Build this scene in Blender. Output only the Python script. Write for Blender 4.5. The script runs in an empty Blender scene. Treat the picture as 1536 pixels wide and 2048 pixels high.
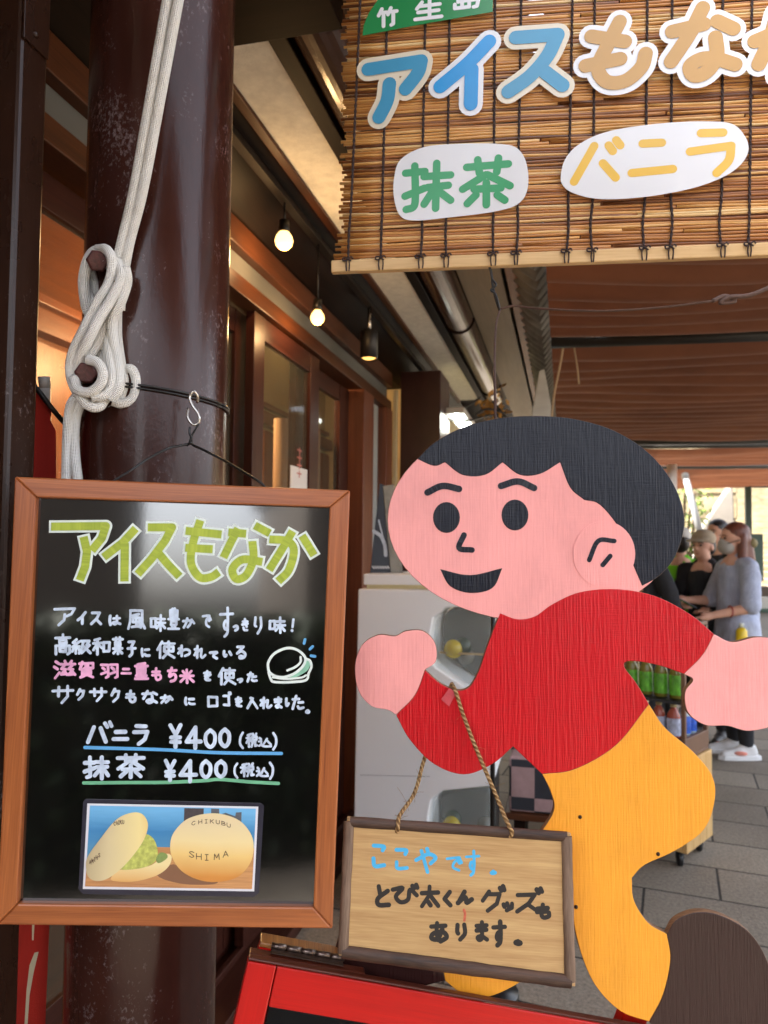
import bpy, bmesh, math, random
from mathutils import Vector, Matrix
random.seed(7)
V = Vector
SC = bpy.context.scene
COL = SC.collection

# ------------------------------------------------------------------ camera
FPX = 1500.0
RHO = math.radians(.6)
vx, vy = 362*math.cos(RHO)+71*math.sin(RHO), -362*math.sin(RHO)+71*math.cos(RHO)
PSI, TH = math.atan(vx/FPX), math.atan(vy/FPX)
CAM = V((0, 0, 1.5))
fw = V((-math.sin(PSI)*math.cos(TH), math.cos(PSI)*math.cos(TH), math.sin(TH)))
r0 = V((math.cos(PSI), math.sin(PSI), 0)); u0 = r0.cross(fw)
rt = r0*math.cos(RHO)+u0*math.sin(RHO); up = u0*math.cos(RHO)-r0*math.sin(RHO)
cd = bpy.data.cameras.new('camera'); cam = bpy.data.objects.new('camera', cd); COL.objects.link(cam)
cam.matrix_world = Matrix(((rt.x, up.x, -fw.x, 0), (rt.y, up.y, -fw.y, 0), (rt.z, up.z, -fw.z, 1.5), (0, 0, 0, 1)))
cd.sensor_fit = 'HORIZONTAL'; cd.sensor_width = 36; cd.lens = 36*FPX/1536
cd.clip_start = .05; cd.clip_end = 500
cd.dof.use_dof = True; cd.dof.focus_distance = 1.08; cd.dof.aperture_fstop = 9
SC.camera = cam

# ------------------------------------------------------------------ light
SUN = V((-.80, -.36, .78)).normalized()
w = bpy.data.worlds.new('World'); SC.world = w; w.use_nodes = True
nt = w.node_tree; bg = nt.nodes['Background']
sky = nt.nodes.new('ShaderNodeTexSky'); sky.sky_type = 'NISHITA'; sky.sun_disc = False
sky.sun_elevation = math.asin(SUN.z); sky.sun_rotation = math.atan2(SUN.x, SUN.y); sky.dust_density = 5; sky.ozone_density = 0; sky.air_density = .7
hs = nt.nodes.new('ShaderNodeHueSaturation'); hs.inputs['Saturation'].default_value = .4
nt.links.new(sky.outputs[0], hs.inputs['Color']); nt.links.new(hs.outputs[0], bg.inputs[0]); bg.inputs[1].default_value = .15
ld = bpy.data.lights.new('sun', 'SUN'); ld.energy = 2.2; ld.angle = math.radians(.5); ld.color = (1, .95, .87)
lo = bpy.data.objects.new('sun', ld); COL.objects.link(lo); lo.location = (0, 0, 20)
lo.rotation_euler = (-SUN).to_track_quat('-Z', 'Y').to_euler()
SC.view_settings.view_transform = 'Standard'; SC.view_settings.look = 'None'
SC.view_settings.exposure = 3.1; SC.view_settings.gamma = 1
SC.cycles.use_denoising = True
SC.cycles.max_bounces = 8; SC.cycles.transparent_max_bounces = 12
SC.cycles.sample_clamp_indirect = 6
SC.cycles.caustics_reflective = False; SC.cycles.caustics_refractive = False

# ------------------------------------------------------------------ pixel rays (photo pixels, 1536 x 2048)
def ray(x, y): return fw+rt*((x-768)/FPX)+up*((1024-y)/FPX)
def atd(x, y, d): return CAM+ray(x, y)*d
def atx(x, y, X): q = ray(x, y); return CAM+q*(X/q.x)
def aty(x, y, Y): q = ray(x, y); return CAM+q*(Y/q.y)
def atz(x, y, Z): q = ray(x, y); return CAM+q*((Z-1.5)/q.z)

class Plane:
    """a flat board standing in the scene, given by three picture points and their distances"""
    def __init__(s, a, b, c):
        A, B, Cc = atd(*a), atd(*b), atd(*c)
        s.o = A; s.e1 = (B-A).normalized()
        n = s.e1.cross(Cc-A).normalized()
        if n.dot(CAM-A) < 0: n = -n
        s.n = n; s.e2 = n.cross(s.e1).normalized()
        s.mpp = a[2]/FPX
    def pt(s, x, y, off=0):
        q = ray(x, y); t = (s.o-CAM).dot(s.n)/q.dot(s.n)
        return CAM+q*t+s.n*off
    def uv(s, x, y):
        p = s.pt(x, y)-s.o
        return p.dot(s.e1), p.dot(s.e2)
    def at(s, a, b, off=0): return s.o+s.e1*a+s.e2*b+s.n*off

# ------------------------------------------------------------------ materials
def S(r, g, b):
    f = lambda c: (c/255/12.92 if c <= 10 else ((c/255+.055)/1.055)**2.4)
    return (f(r), f(g), f(b), 1)
def new_mat(name):
    m = bpy.data.materials.new(name); m.use_nodes = True
    return m, m.node_tree, m.node_tree.nodes['Principled BSDF']
def N(t, k, **kw):
    n = t.nodes.new(k)
    for a, b in kw.items(): setattr(n, a, b)
    return n
def coords(t, which, scale):
    tc = N(t, 'ShaderNodeTexCoord'); mp = N(t, 'ShaderNodeMapping')
    mp.inputs['Scale'].default_value = scale
    t.links.new(tc.outputs[which], mp.inputs[0]); return mp.outputs[0]
def ramp(t, fac, stops):
    r = N(t, 'ShaderNodeValToRGB')
    while len(r.color_ramp.elements) < len(stops): r.color_ramp.elements.new(.5)
    for e, (p, c) in zip(r.color_ramp.elements, stops): e.position = p; e.color = c
    t.links.new(fac, r.inputs[0]); return r.outputs[0]
def noise(t, vec, scale=1, detail=3, rough=.55):
    n = N(t, 'ShaderNodeTexNoise'); n.inputs['Scale'].default_value = scale
    n.inputs['Detail'].default_value = detail; n.inputs['Roughness'].default_value = rough
    t.links.new(vec, n.inputs['Vector']); return n.outputs['Fac']
def mul(c, k): return (min(1, c[0]*k), min(1, c[1]*k), min(1, c[2]*k), 1)
def bump(t, b, h, strength, dist=.002):
    n = N(t, 'ShaderNodeBump'); n.inputs['Strength'].default_value = strength; n.inputs['Distance'].default_value = dist
    t.links.new(h, n.inputs['Height']); t.links.new(n.outputs[0], b.inputs['Normal'])
def mat(name, col, rough=.5, var=.15, vs=(8, 8, 8), which='Object', bmp=0, bs=(60, 60, 60), bd=.002, metal=0, coat=0, spec=.5, emit=None, es=1):
    m, t, b = new_mat(name)
    f = noise(t, coords(t, which, vs))
    t.links.new(ramp(t, f, [(.3, mul(col, 1-var)), (.7, mul(col, 1+var))]), b.inputs['Base Color'])
    b.inputs['Roughness'].default_value = rough; b.inputs['Metallic'].default_value = metal
    b.inputs['Coat Weight'].default_value = coat; b.inputs['Coat Roughness'].default_value = .08
    b.inputs['Specular IOR Level'].default_value = spec
    if bmp: bump(t, b, noise(t, coords(t, which, bs)), bmp, bd)
    if emit: b.inputs['Emission Color'].default_value = emit; b.inputs['Emission Strength'].default_value = es
    return m
def wood(name, c1, c2, rough=.45, scale=(3, 70, 1), coat=0, bmp=.15, which='UV', dark=None, spec=.5):
    m, t, b = new_mat(name)
    f = noise(t, coords(t, which, scale), 1, 5, .6)
    g = noise(t, coords(t, which, (scale[0]*6, scale[1]*7, scale[2]*3)), 1, 2, .5)
    mx = N(t, 'ShaderNodeMix'); mx.data_type = 'FLOAT'; mx.inputs[0].default_value = .35
    t.links.new(f, mx.inputs[2]); t.links.new(g, mx.inputs[3])
    st = [(.32, c1), (.62, c2)]
    if dark: st = [(.28, dark)]+[(.38, c1), (.65, c2)]
    t.links.new(ramp(t, mx.outputs[0], st), b.inputs['Base Color'])
    b.inputs['Roughness'].default_value = rough; b.inputs['Coat Weight'].default_value = coat; b.inputs['Coat Roughness'].default_value = .15
    b.inputs['Specular IOR Level'].default_value = spec
    if bmp: bump(t, b, mx.outputs[0], bmp, .001)
    return m
def plypaint(name, col, rough=.34, spec=.5, st=.55):
    """glossy brush paint over vertical plywood grain"""
    m, t, b = new_mat(name)
    a = noise(t, coords(t, 'UV', (300, 14, 1)), 1, 3, .6)
    c = noise(t, coords(t, 'UV', (40, 420, 1)), 1, 2, .5)
    d = noise(t, coords(t, 'UV', (9, 5, 1)), 1, 5, .65)
    mm = N(t, 'ShaderNodeMath', operation='MULTIPLY_ADD'); mm.inputs[1].default_value = .14
    t.links.new(c, mm.inputs[0]); t.links.new(a, mm.inputs[2])
    t.links.new(ramp(t, d, [(.28, mul(col, .86)), (.5, col), (.74, mul(col, 1.08))]), b.inputs['Base Color'])
    b.inputs['Roughness'].default_value = rough; b.inputs['Specular IOR Level'].default_value = spec
    bump(t, b, mm.outputs[0], min(1, st*.95), .0035); return m
def glossmetal(name, col, rough=.2, dust=S(150, 135, 135), dth=.66, bmp=.12, spec=.4):
    """old gloss paint with scratches, dust specks and a slightly wavy skin"""
    m, t, b = new_mat(name)
    b.inputs['Specular IOR Level'].default_value = spec
    sp = noise(t, coords(t, 'Object', (170, 170, 120)), 1, 4, .7)
    pa = noise(t, coords(t, 'Object', (9, 9, 5)), 1, 4, .6)
    k = N(t, 'ShaderNodeMath', operation='MULTIPLY'); t.links.new(sp, k.inputs[0]); t.links.new(pa, k.inputs[1])
    fac = N(t, 'ShaderNodeMapRange'); fac.inputs[1].default_value = dth*.55; fac.inputs[2].default_value = dth*.75; fac.inputs[4].default_value = .55
    t.links.new(k.outputs[0], fac.inputs[0])
    cc = ramp(t, pa, [(.3, mul(col, .8)), (.7, mul(col, 1.2))])
    mx = N(t, 'ShaderNodeMix'); mx.data_type = 'RGBA'; t.links.new(fac.outputs[0], mx.inputs[0]); t.links.new(cc, mx.inputs[6]); mx.inputs[7].default_value = dust
    t.links.new(mx.outputs[2], b.inputs['Base Color'])
    rr = N(t, 'ShaderNodeMapRange'); rr.inputs[3].default_value = rough*.75; rr.inputs[4].default_value = rough*1.5
    t.links.new(pa, rr.inputs[0]); t.links.new(rr.outputs[0], b.inputs['Roughness'])
    wv = noise(t, coords(t, 'Object', (30, 30, 6)), 1, 3, .6)
    ad = N(t, 'ShaderNodeMath', operation='MULTIPLY_ADD'); ad.inputs[1].default_value = .25
    t.links.new(sp, ad.inputs[0]); t.links.new(wv, ad.inputs[2])
    bump(t, b, ad.outputs[0], bmp, .004); return m
def clear(name, tint, alpha=.25, rough=.05):
    m, t, b = new_mat(name)
    b.inputs['Base Color'].default_value = tint; b.inputs['Roughness'].default_value = rough
    f = noise(t, coords(t, 'Object', (7, 7, 7)))
    r = N(t, 'ShaderNodeMapRange'); r.inputs[3].default_value = alpha*.8; r.inputs[4].default_value = alpha*1.2
    t.links.new(f, r.inputs[0]); t.links.new(r.outputs[0], b.inputs['Alpha']); return m
def lamp(name, col, strength):
    m, t, b = new_mat(name)
    b.inputs['Base Color'].default_value = col; b.inputs['Emission Color'].default_value = col
    b.inputs['Emission Strength'].default_value = strength; return m

# ------------------------------------------------------------------ mesh collector
class MB:
    def __init__(s): s.v = []; s.f = []; s.uv = []; s.sm = []; s.mi = []
    def face(s, pts, uvs=None, smooth=False, mi=0):
        b = len(s.v); s.v += [V(p) for p in pts]; s.f.append(tuple(range(b, b+len(pts))))
        s.uv.append(uvs or [(0, 0)]*len(pts)); s.sm.append(smooth); s.mi.append(mi)
    def box(s, a, b, mi=0, M=None):
        a, b = V(a), V(b)
        lo = V((min(a.x, b.x), min(a.y, b.y), min(a.z, b.z))); hi = V((max(a.x, b.x), max(a.y, b.y), max(a.z, b.z)))
        d = hi-lo; L = max(range(3), key=lambda i: d[i])
        P = [V((x, y, z)) for x in (lo.x, hi.x) for y in (lo.y, hi.y) for z in (lo.z, hi.z)]
        Q = [M@p for p in P] if M else P
        base = len(s.v); s.v += Q
        for q in ((0, 1, 3, 2), (4, 6, 7, 5), (0, 4, 5, 1), (2, 3, 7, 6), (0, 2, 6, 4), (1, 5, 7, 3)):
            nrm = (P[q[1]]-P[q[0]]).cross(P[q[2]]-P[q[0]]); ax = max(range(3), key=lambda i: abs(nrm[i]))
            oth = [i for i in range(3) if i != ax]
            ua = L if L in oth else oth[0]; va = [i for i in oth if i != ua][0]
            s.f.append(tuple(base+i for i in q)); s.uv.append([(P[i][ua], P[i][va]+lo[ax]*.37+d[ax]) for i in q]); s.sm.append(False); s.mi.append(mi)
    def prism(s, front, back, uvs=None, mi=0, side=None):
        n = len(front); uvs = uvs or [(p.x, p.z) for p in front]
        b = len(s.v); s.v += [V(p) for p in front]+[V(p) for p in back]
        s.f.append(tuple(range(b, b+n))); s.uv.append(list(uvs)); s.sm.append(False); s.mi.append(mi)
        s.f.append(tuple(range(b+2*n-1, b+n-1, -1))); s.uv.append(list(uvs)[::-1]); s.sm.append(False); s.mi.append(mi)
        for i in range(n):
            j = (i+1) % n
            s.f.append((b+j, b+i, b+n+i, b+n+j)); s.uv.append([uvs[j], uvs[i], (uvs[i][0]+.01, uvs[i][1]+.01), (uvs[j][0]+.01, uvs[j][1]+.01)])
            s.sm.append(False); s.mi.append(mi if side is None else side)
    def slab(s, pl, pts, t0, t1, rot=False, mi=0, side=None):
        uv = [pl.uv(*p) for p in pts]
        if rot: uv = [(b, a) for a, b in uv]
        s.prism([pl.pt(x, y, t1) for x, y in pts], [pl.pt(x, y, t0) for x, y in pts], uv, mi, side)
    def tube(s, path, r, seg=8, closed=False, caps=True, flat=1):
        P = [V(p) for p in path]; n = len(P)
        R = r if isinstance(r, (list, tuple)) else [r]*n
        rings = []; prev = None; L = 0
        for i in range(n):
            if closed: t = (P[(i+1) % n]-P[i-1])
            else: t = P[min(i+1, n-1)]-P[max(i-1, 0)]
            if t.length < 1e-9: t = V((0, 0, 1))
            t.normalize()
            if prev is None: a = t.cross(V((.12, .35, 1))).normalized()
            else:
                a = prev-t*prev.dot(t)
                a = a.normalized() if a.length > 1e-6 else t.orthogonal().normalized()
            prev = a; bb = t.cross(a)
            rings.append([P[i]+a*(math.cos(k*2*math.pi/seg)*R[i])+bb*(math.sin(k*2*math.pi/seg)*R[i]*flat) for k in range(seg)])
        b = len(s.v)
        for q in rings: s.v += q
        cum = [0]
        for i in range(1, n): cum.append(cum[-1]+(P[i]-P[i-1]).length)
        for i in range(n if closed else n-1):
            i2 = (i+1) % n
            for k in range(seg):
                k2 = (k+1) % seg
                s.f.append((b+i*seg+k, b+i*seg+k2, b+i2*seg+k2, b+i2*seg+k)); s.sm.append(True); s.mi.append(0)
                u1, u2 = cum[i], cum[i2] if i2 else cum[i]+.01
                v1, v2 = k/seg, (k+1)/seg
                s.uv.append([(u1, v1), (u1, v2), (u2, v2), (u2, v1)])
        if caps and not closed:
            s.f.append(tuple(b+k for k in reversed(range(seg)))); s.uv.append([(0, 0)]*seg); s.sm.append(False); s.mi.append(0)
            s.f.append(tuple(b+(n-1)*seg+k for k in range(seg))); s.uv.append([(0, 0)]*seg); s.sm.append(False); s.mi.append(0)
    def lathe(s, prof, seg=20, M=None, mi=0, smooth=True):
        b = len(s.v)
        for r, z in prof:
            for k in range(seg):
                p = V((r*math.cos(k*2*math.pi/seg), r*math.sin(k*2*math.pi/seg), z)); s.v.append(M@p if M else p)
        for i in range(len(prof)-1):
            for k in range(seg):
                k2 = (k+1) % seg
                s.f.append((b+i*seg+k, b+i*seg+k2, b+(i+1)*seg+k2, b+(i+1)*seg+k)); s.sm.append(smooth); s.mi.append(mi)
                s.uv.append([(k/seg, prof[i][1]), ((k+1)/seg, prof[i][1]), ((k+1)/seg, prof[i+1][1]), (k/seg, prof[i+1][1])])
        for i, o in ((0, -1), (len(prof)-1, 1)):
            if prof[i][0] > 1e-5:
                q = [b+i*seg+k for k in range(seg)]
                s.f.append(tuple(q if o > 0 else q[::-1])); s.uv.append([(0, 0)]*seg); s.sm.append(False); s.mi.append(mi)
    def ell(s, c, rad, seg=14, M=None, mi=0):
        c = V(c); rad = V(rad); T = Matrix.Translation(c)@Matrix.Diagonal((*rad, 1))
        if M: T = M@T
        s.lathe([(max(1e-6, math.sin(math.pi*i/(seg//2))), -math.cos(math.pi*i/(seg//2))) for i in range(seg//2+1)], seg, T, mi)
    def cap(s, p0, p1, ra, rb, seg=12):
        p0, p1 = V(p0), V(p1); d = (p1-p0); L = d.length; z = d.normalized() if L > 1e-6 else V((0, 0, 1))
        x = z.orthogonal().normalized(); y = z.cross(x)
        M = Matrix(((x.x, y.x, z.x, p0.x), (x.y, y.y, z.y, p0.y), (x.z, y.z, z.z, p0.z), (0, 0, 0, 1)))
        pr = [(max(1e-6, ra*math.sin(a)), -ra*math.cos(a)) for a in [i*math.pi/8 for i in range(5)]]
        pr += [(max(1e-6, rb*math.cos(a)), L+rb*math.sin(a)) for a in [i*math.pi/8 for i in range(5)]]
        s.lathe(pr, seg, M)
    def build(s, name, m, parent=None, bevel=0, origin=None, seg=2, edge=None):
        o_ = V(origin) if origin is not None else (V(parent['_o']) if parent is not None else V((0, 0, 0)))
        me = bpy.data.meshes.new(name); me.from_pydata([tuple(p-o_) for p in s.v], [], s.f)
        ul = me.uv_layers.new(name='UVMap'); k = 0
        for q in s.uv:
            for c in q: ul.data[k].uv = c; k += 1
        me.polygons.foreach_set('use_smooth', s.sm)
        for mm in (m if isinstance(m, (list, tuple)) else [m]): me.materials.append(mm)
        me.polygons.foreach_set('material_index', s.mi)
        bm = bmesh.new(); bm.from_mesh(me)
        bmesh.ops.recalc_face_normals(bm, faces=bm.faces); bm.to_mesh(me); bm.free(); me.update()
        ob = bpy.data.objects.new(name, me); COL.objects.link(ob)
        if parent is not None: ob.parent = parent
        else: ob.location = o_
        if bevel:
            bv = ob.modifiers.new('bevel', 'BEVEL'); bv.width = bevel; bv.segments = seg; bv.limit_method = 'ANGLE'; bv.angle_limit = math.radians(40)
        ob['_o'] = tuple(o_); return ob
    def soft(s, name, m, parent, voxel=.01, it=4):
        ob = s.build(name, m, parent)
        md = ob.modifiers.new('remesh', 'REMESH'); md.mode = 'VOXEL'; md.voxel_size = voxel; md.use_smooth_shade = True
        sm = ob.modifiers.new('smooth', 'SMOOTH'); sm.iterations = it; sm.factor = .5
        return ob

def thing(name, label, cat, loc, group=None):
    o = bpy.data.objects.new(name, None); COL.objects.link(o); o.location = V(loc); o['_o'] = tuple(loc); o.empty_display_size = .05
    return tag(o, label, cat, group)
def tag(o, label, cat, group=None):
    o['label'] = label; o['category'] = cat
    if group: o['group'] = group
    return o
def struct(o): o['kind'] = 'structure'; return o
def copy_tree(o, loc, label, mats=None):
    c = o.copy(); COL.objects.link(c); c.location = V(loc); c['label'] = label
    for ch in [x for x in bpy.data.objects if x.parent == o]:
        k = ch.copy(); COL.objects.link(k); k.parent = c
        for g in [x for x in bpy.data.objects if x.parent == ch]:
            h = g.copy(); COL.objects.link(h); h.parent = k
    return c
def cr(pts, n=6, closed=False):
    P = [V(p) for p in pts]; out = []; m = len(P)
    if m < 3 and not closed: return P
    for i in range(m if closed else m-1):
        if closed: a, b, c, d = P[i-1], P[i], P[(i+1) % m], P[(i+2) % m]
        else:
            b, c = P[i], P[i+1]; a = P[i-1] if i else b*2-c; d = P[i+2] if i+2 < m else c*2-b
        for k in range(n):
            t = k/n
            out.append(.5*((2*b)+(c-a)*t+(2*a-5*b+4*c-d)*t*t+(3*b-a-3*c+d)*t**3))
    if not closed: out.append(P[-1])
    return out
def cr2(pts, n=6, closed=True): return [(p.x, p.y) for p in cr([(a, b, 0) for a, b in pts], n, closed)]
def mixed(pts, n=6):
    """outline of corner points (x, y) and smooth runs: a list inside the list is a smooth run"""
    out = []
    for q in pts:
        if isinstance(q, list): out += [(p.x, p.y) for p in cr([(a, b, 0) for a, b in q], n)]
        else: out.append(q)
    res = []
    for p in out:
        if not res or abs(p[0]-res[-1][0])+abs(p[1]-res[-1][1]) > .5: res.append(p)
    return res
def pxpath(pts, n=6): return cr([atd(*p) for p in pts], n)

# ------------------------------------------------------------------ lettering
G = {}
for line in '''
ア|5,15 92,12 78,40 58,52;50,42 46,70 22,98
イ|88,5 50,45 8,68;55,42 55,98
ス|15,12 80,10 55,55 8,95;52,60 92,95
は|~15,10 10,60 18,95;38,35 92,32;~68,10 68,75 50,92 36,80 55,68 92,88
風|18,8 16,60 4,97;18,8 82,8 82,70 96,95;62,24 32,32;32,42 32,65 68,65 68,42 32,42;50,28 50,85;26,88 50,85 74,88;66,74 76,90
味|5,28 5,75 35,75 35,28 5,28;45,30 95,30;40,52 98,52;70,8 70,98;68,54 42,85;72,54 98,84
豊|20,8 20,42 80,42 80,8 20,8;20,25 80,25;40,0 40,42;60,0 60,42;5,52 95,52;28,62 28,78 72,78 72,62 28,62;35,82 40,92;65,82 60,92;5,97 95,97
か|~5,38 62,30 64,62 42,92;~38,8 30,55 8,95;75,22 95,55
で|~8,18 85,12 50,40 45,75 78,95;75,35 82,48;88,28 95,42
す|5,25 95,22;~60,3 60,60 45,75 32,60 45,45 60,55 55,85 38,98
っ|~10,45 50,35 85,45 85,75 45,95
き|15,25 85,20;10,48 88,42;42,3 75,68;~20,72 35,92 78,95
り|~25,10 20,50 30,60;~75,8 78,60 45,98
！|60,0 45,65;38,92 42,97
高|50,0 50,14;10,16 90,16;32,27 32,42 68,42 68,27 32,27;12,97 12,55 88,55 88,90 78,97;34,66 34,84 66,84 66,66 34,66
級|28,2 10,25 30,32;40,18 8,55 42,50;25,52 25,98;12,65 6,88;38,65 44,82;50,12 92,12 78,42 94,42 55,98;62,12 58,60 42,97;58,45 98,97
和|42,5 12,15;3,32 52,32;28,12 28,98;28,34 4,72;28,36 52,62;62,28 62,82 95,82 95,28 62,28
菓|5,12 95,12;32,2 32,22;68,2 68,22;25,30 25,56 75,56 75,30 25,30;25,43 75,43;50,30 50,98;5,67 95,67;46,68 8,95;54,68 92,95
子|18,10 80,10 50,38;~50,38 58,80 30,97;5,52 95,50
に|~12,8 8,60 16,95;45,25 90,22;~42,72 60,88 95,86
使|28,3 3,50;18,32 18,98;35,15 98,15;42,32 42,58 90,58 90,32 42,32;66,3 66,58 35,97;42,62 98,97
わ|30,3 30,98;8,28 32,25 5,72;~5,72 60,35 95,50 90,80 60,95
れ|30,3 30,98;8,28 32,25 5,75;~5,75 60,28 66,35 62,85 75,95 98,75
て|~5,15 95,10 55,40 50,72 88,95
い|~12,15 12,65 28,88 38,72;75,25 92,65
る|20,8 75,8 15,60;~15,60 55,42 90,60 80,90 45,96 40,80 62,80
滋|8,5 22,18;2,35 16,48;5,97 25,65;50,2 55,14;82,2 74,14;30,20 98,20;50,26 36,46 54,48 34,76 58,74;50,62 60,80;84,26 68,46 88,48 68,78 94,74;86,62 98,80
賀|5,12 45,10 42,40 32,44;22,0 6,45;58,8 58,38 92,38 92,8 58,8;22,48 22,84 78,84 78,48 22,48;22,60 78,60;22,72 78,72;36,86 10,98;64,86 92,98
羽|5,10 44,10 44,90 34,96;14,30 26,42;8,72 40,55;55,10 95,10 95,90 84,96;64,30 76,42;58,72 90,55
ニ|20,20 82,18;3,85 97,85
重|75,2 25,9;4,20 96,20;20,32 20,64 80,64 80,32 20,32;20,48 80,48;50,6 50,97;12,80 88,80;3,97 97,97
も|~45,3 38,70 55,95 85,85 88,60;10,30 78,28;8,55 75,53
ち|8,22 92,18;~45,2 22,62 65,45 92,65 75,90 35,97
米|22,12 36,32;80,10 62,32;4,46 96,46;50,2 50,98;46,48 6,90;54,48 95,90
を|12,18 85,15;~50,2 22,55 50,42 58,72;~92,38 35,70 45,92 90,95
た|8,25 62,22;38,3 10,95;55,48 92,45;~52,78 65,92 97,88
サ|3,30 97,28;30,8 30,60;72,4 72,60 45,97
ク|42,3 10,50;36,20 88,18 75,65 30,97
な|5,22 58,18;35,3 10,60;72,12 95,28;~66,38 68,82 45,95 32,80 55,70 95,92
ロ|10,10 10,92 90,92 90,10 10,10
ゴ|8,25 78,25 78,92;8,92 80,92;78,2 84,14;92,0 98,12
入|32,5 52,12 5,97;50,30 97,97
ま|12,22 88,20;15,45 85,43;~55,3 55,80 35,95 22,82 50,74 90,92
し|~25,5 22,70 45,95 90,70
。|~50,55 20,78 50,98 80,78 50,55
バ|28,25 5,95;55,30 75,92;72,8 80,25;90,2 98,20
ラ|20,8 80,8;5,38 92,36 75,75 35,98
¥|10,3 50,45;90,3 50,45 50,98;15,56 85,56;15,76 85,76
4|62,98 62,3 5,68 97,68
0|~50,3 12,28 12,72 50,97 88,72 88,28 50,3
(|~80,2 25,30 25,70 80,98
)|~20,2 75,30 75,70 20,98
税|45,5 15,14;3,32 50,32;27,12 27,98;27,34 5,70;27,38 48,62;62,5 68,18;92,3 84,18;58,25 58,48 94,48 94,25 58,25;68,50 50,97;82,50 82,90 98,88
込|8,8 20,22;3,42 22,42 20,75 4,92;~20,78 45,95 98,95;66,15 40,75;60,25 95,75
抹|3,28 42,28;24,3 24,88 12,92;3,68 42,52;46,25 98,25;50,46 94,46;72,3 72,98;70,48 44,85;74,48 98,85
茶|3,16 97,16;32,3 32,28;68,3 68,28;50,25 5,60;50,25 95,60;50,46 50,95;20,62 80,62;34,72 15,92;66,72 85,92
竹|22,5 6,38;16,25 44,25;30,25 30,97;66,5 52,38;60,25 95,25;78,25 78,90 68,95
生|28,8 10,40;22,28 90,28;14,60 86,60;4,95 96,95;54,3 54,95
島|48,2 42,12;22,14 22,66;22,14 76,14 76,48;22,30 76,30;22,46 76,46;22,64 96,64 90,95 78,97;10,76 10,94 62,94 62,76;36,70 36,94
こ|~15,12 82,15 74,30;~15,62 25,90 88,88
や|~5,50 60,25 92,40 72,62;55,5 62,25;28,12 55,97
と|30,5 40,45;~85,25 25,62 30,92 92,92
び|~5,25 42,15 15,60 35,92 62,80 70,25 95,55;80,5 86,18;94,0 99,14
太|5,35 95,32;50,3 45,45 8,97;50,45 95,97;42,75 55,92
く|75,3 15,50 80,97
ん|50,3 8,97;~8,97 45,50 60,60 62,92 95,65
グ|38,20 10,58;34,32 80,30 70,70 30,97;80,5 86,18;93,0 99,14
ッ|10,20 20,50;42,12 50,42;92,10 85,60 40,97
ズ|12,28 72,26 50,62 8,97;48,66 88,97;80,5 86,18;93,0 99,14
あ|10,20 85,15;~42,3 40,55 46,92;~70,35 45,85 12,80 25,55 70,48 92,75 60,97
C|~90,20 50,3 10,50 50,97 90,80
H|10,3 10,97;90,3 90,97;10,50 90,50
I|50,3 50,97;25,3 75,3;25,97 75,97
K|12,3 12,97;88,3 12,55;35,42 90,97
U|~10,3 12,75 50,97 88,75 90,3
B|12,3 12,97;~12,3 80,10 75,42 12,48;~12,48 90,60 85,90 12,97
S|~88,15 50,2 15,22 50,50 88,75 50,98 10,82
M|8,97 15,3 50,70 85,3 92,97
A|8,97 50,3 92,97;25,65 75,65
'''.strip().split('\n'):
    k, d = line.split('|')
    G[k] = [(s.startswith('~'), [tuple(map(float, p.split(','))) for p in s.lstrip('~').split()]) for s in d.split(';')]

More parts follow.
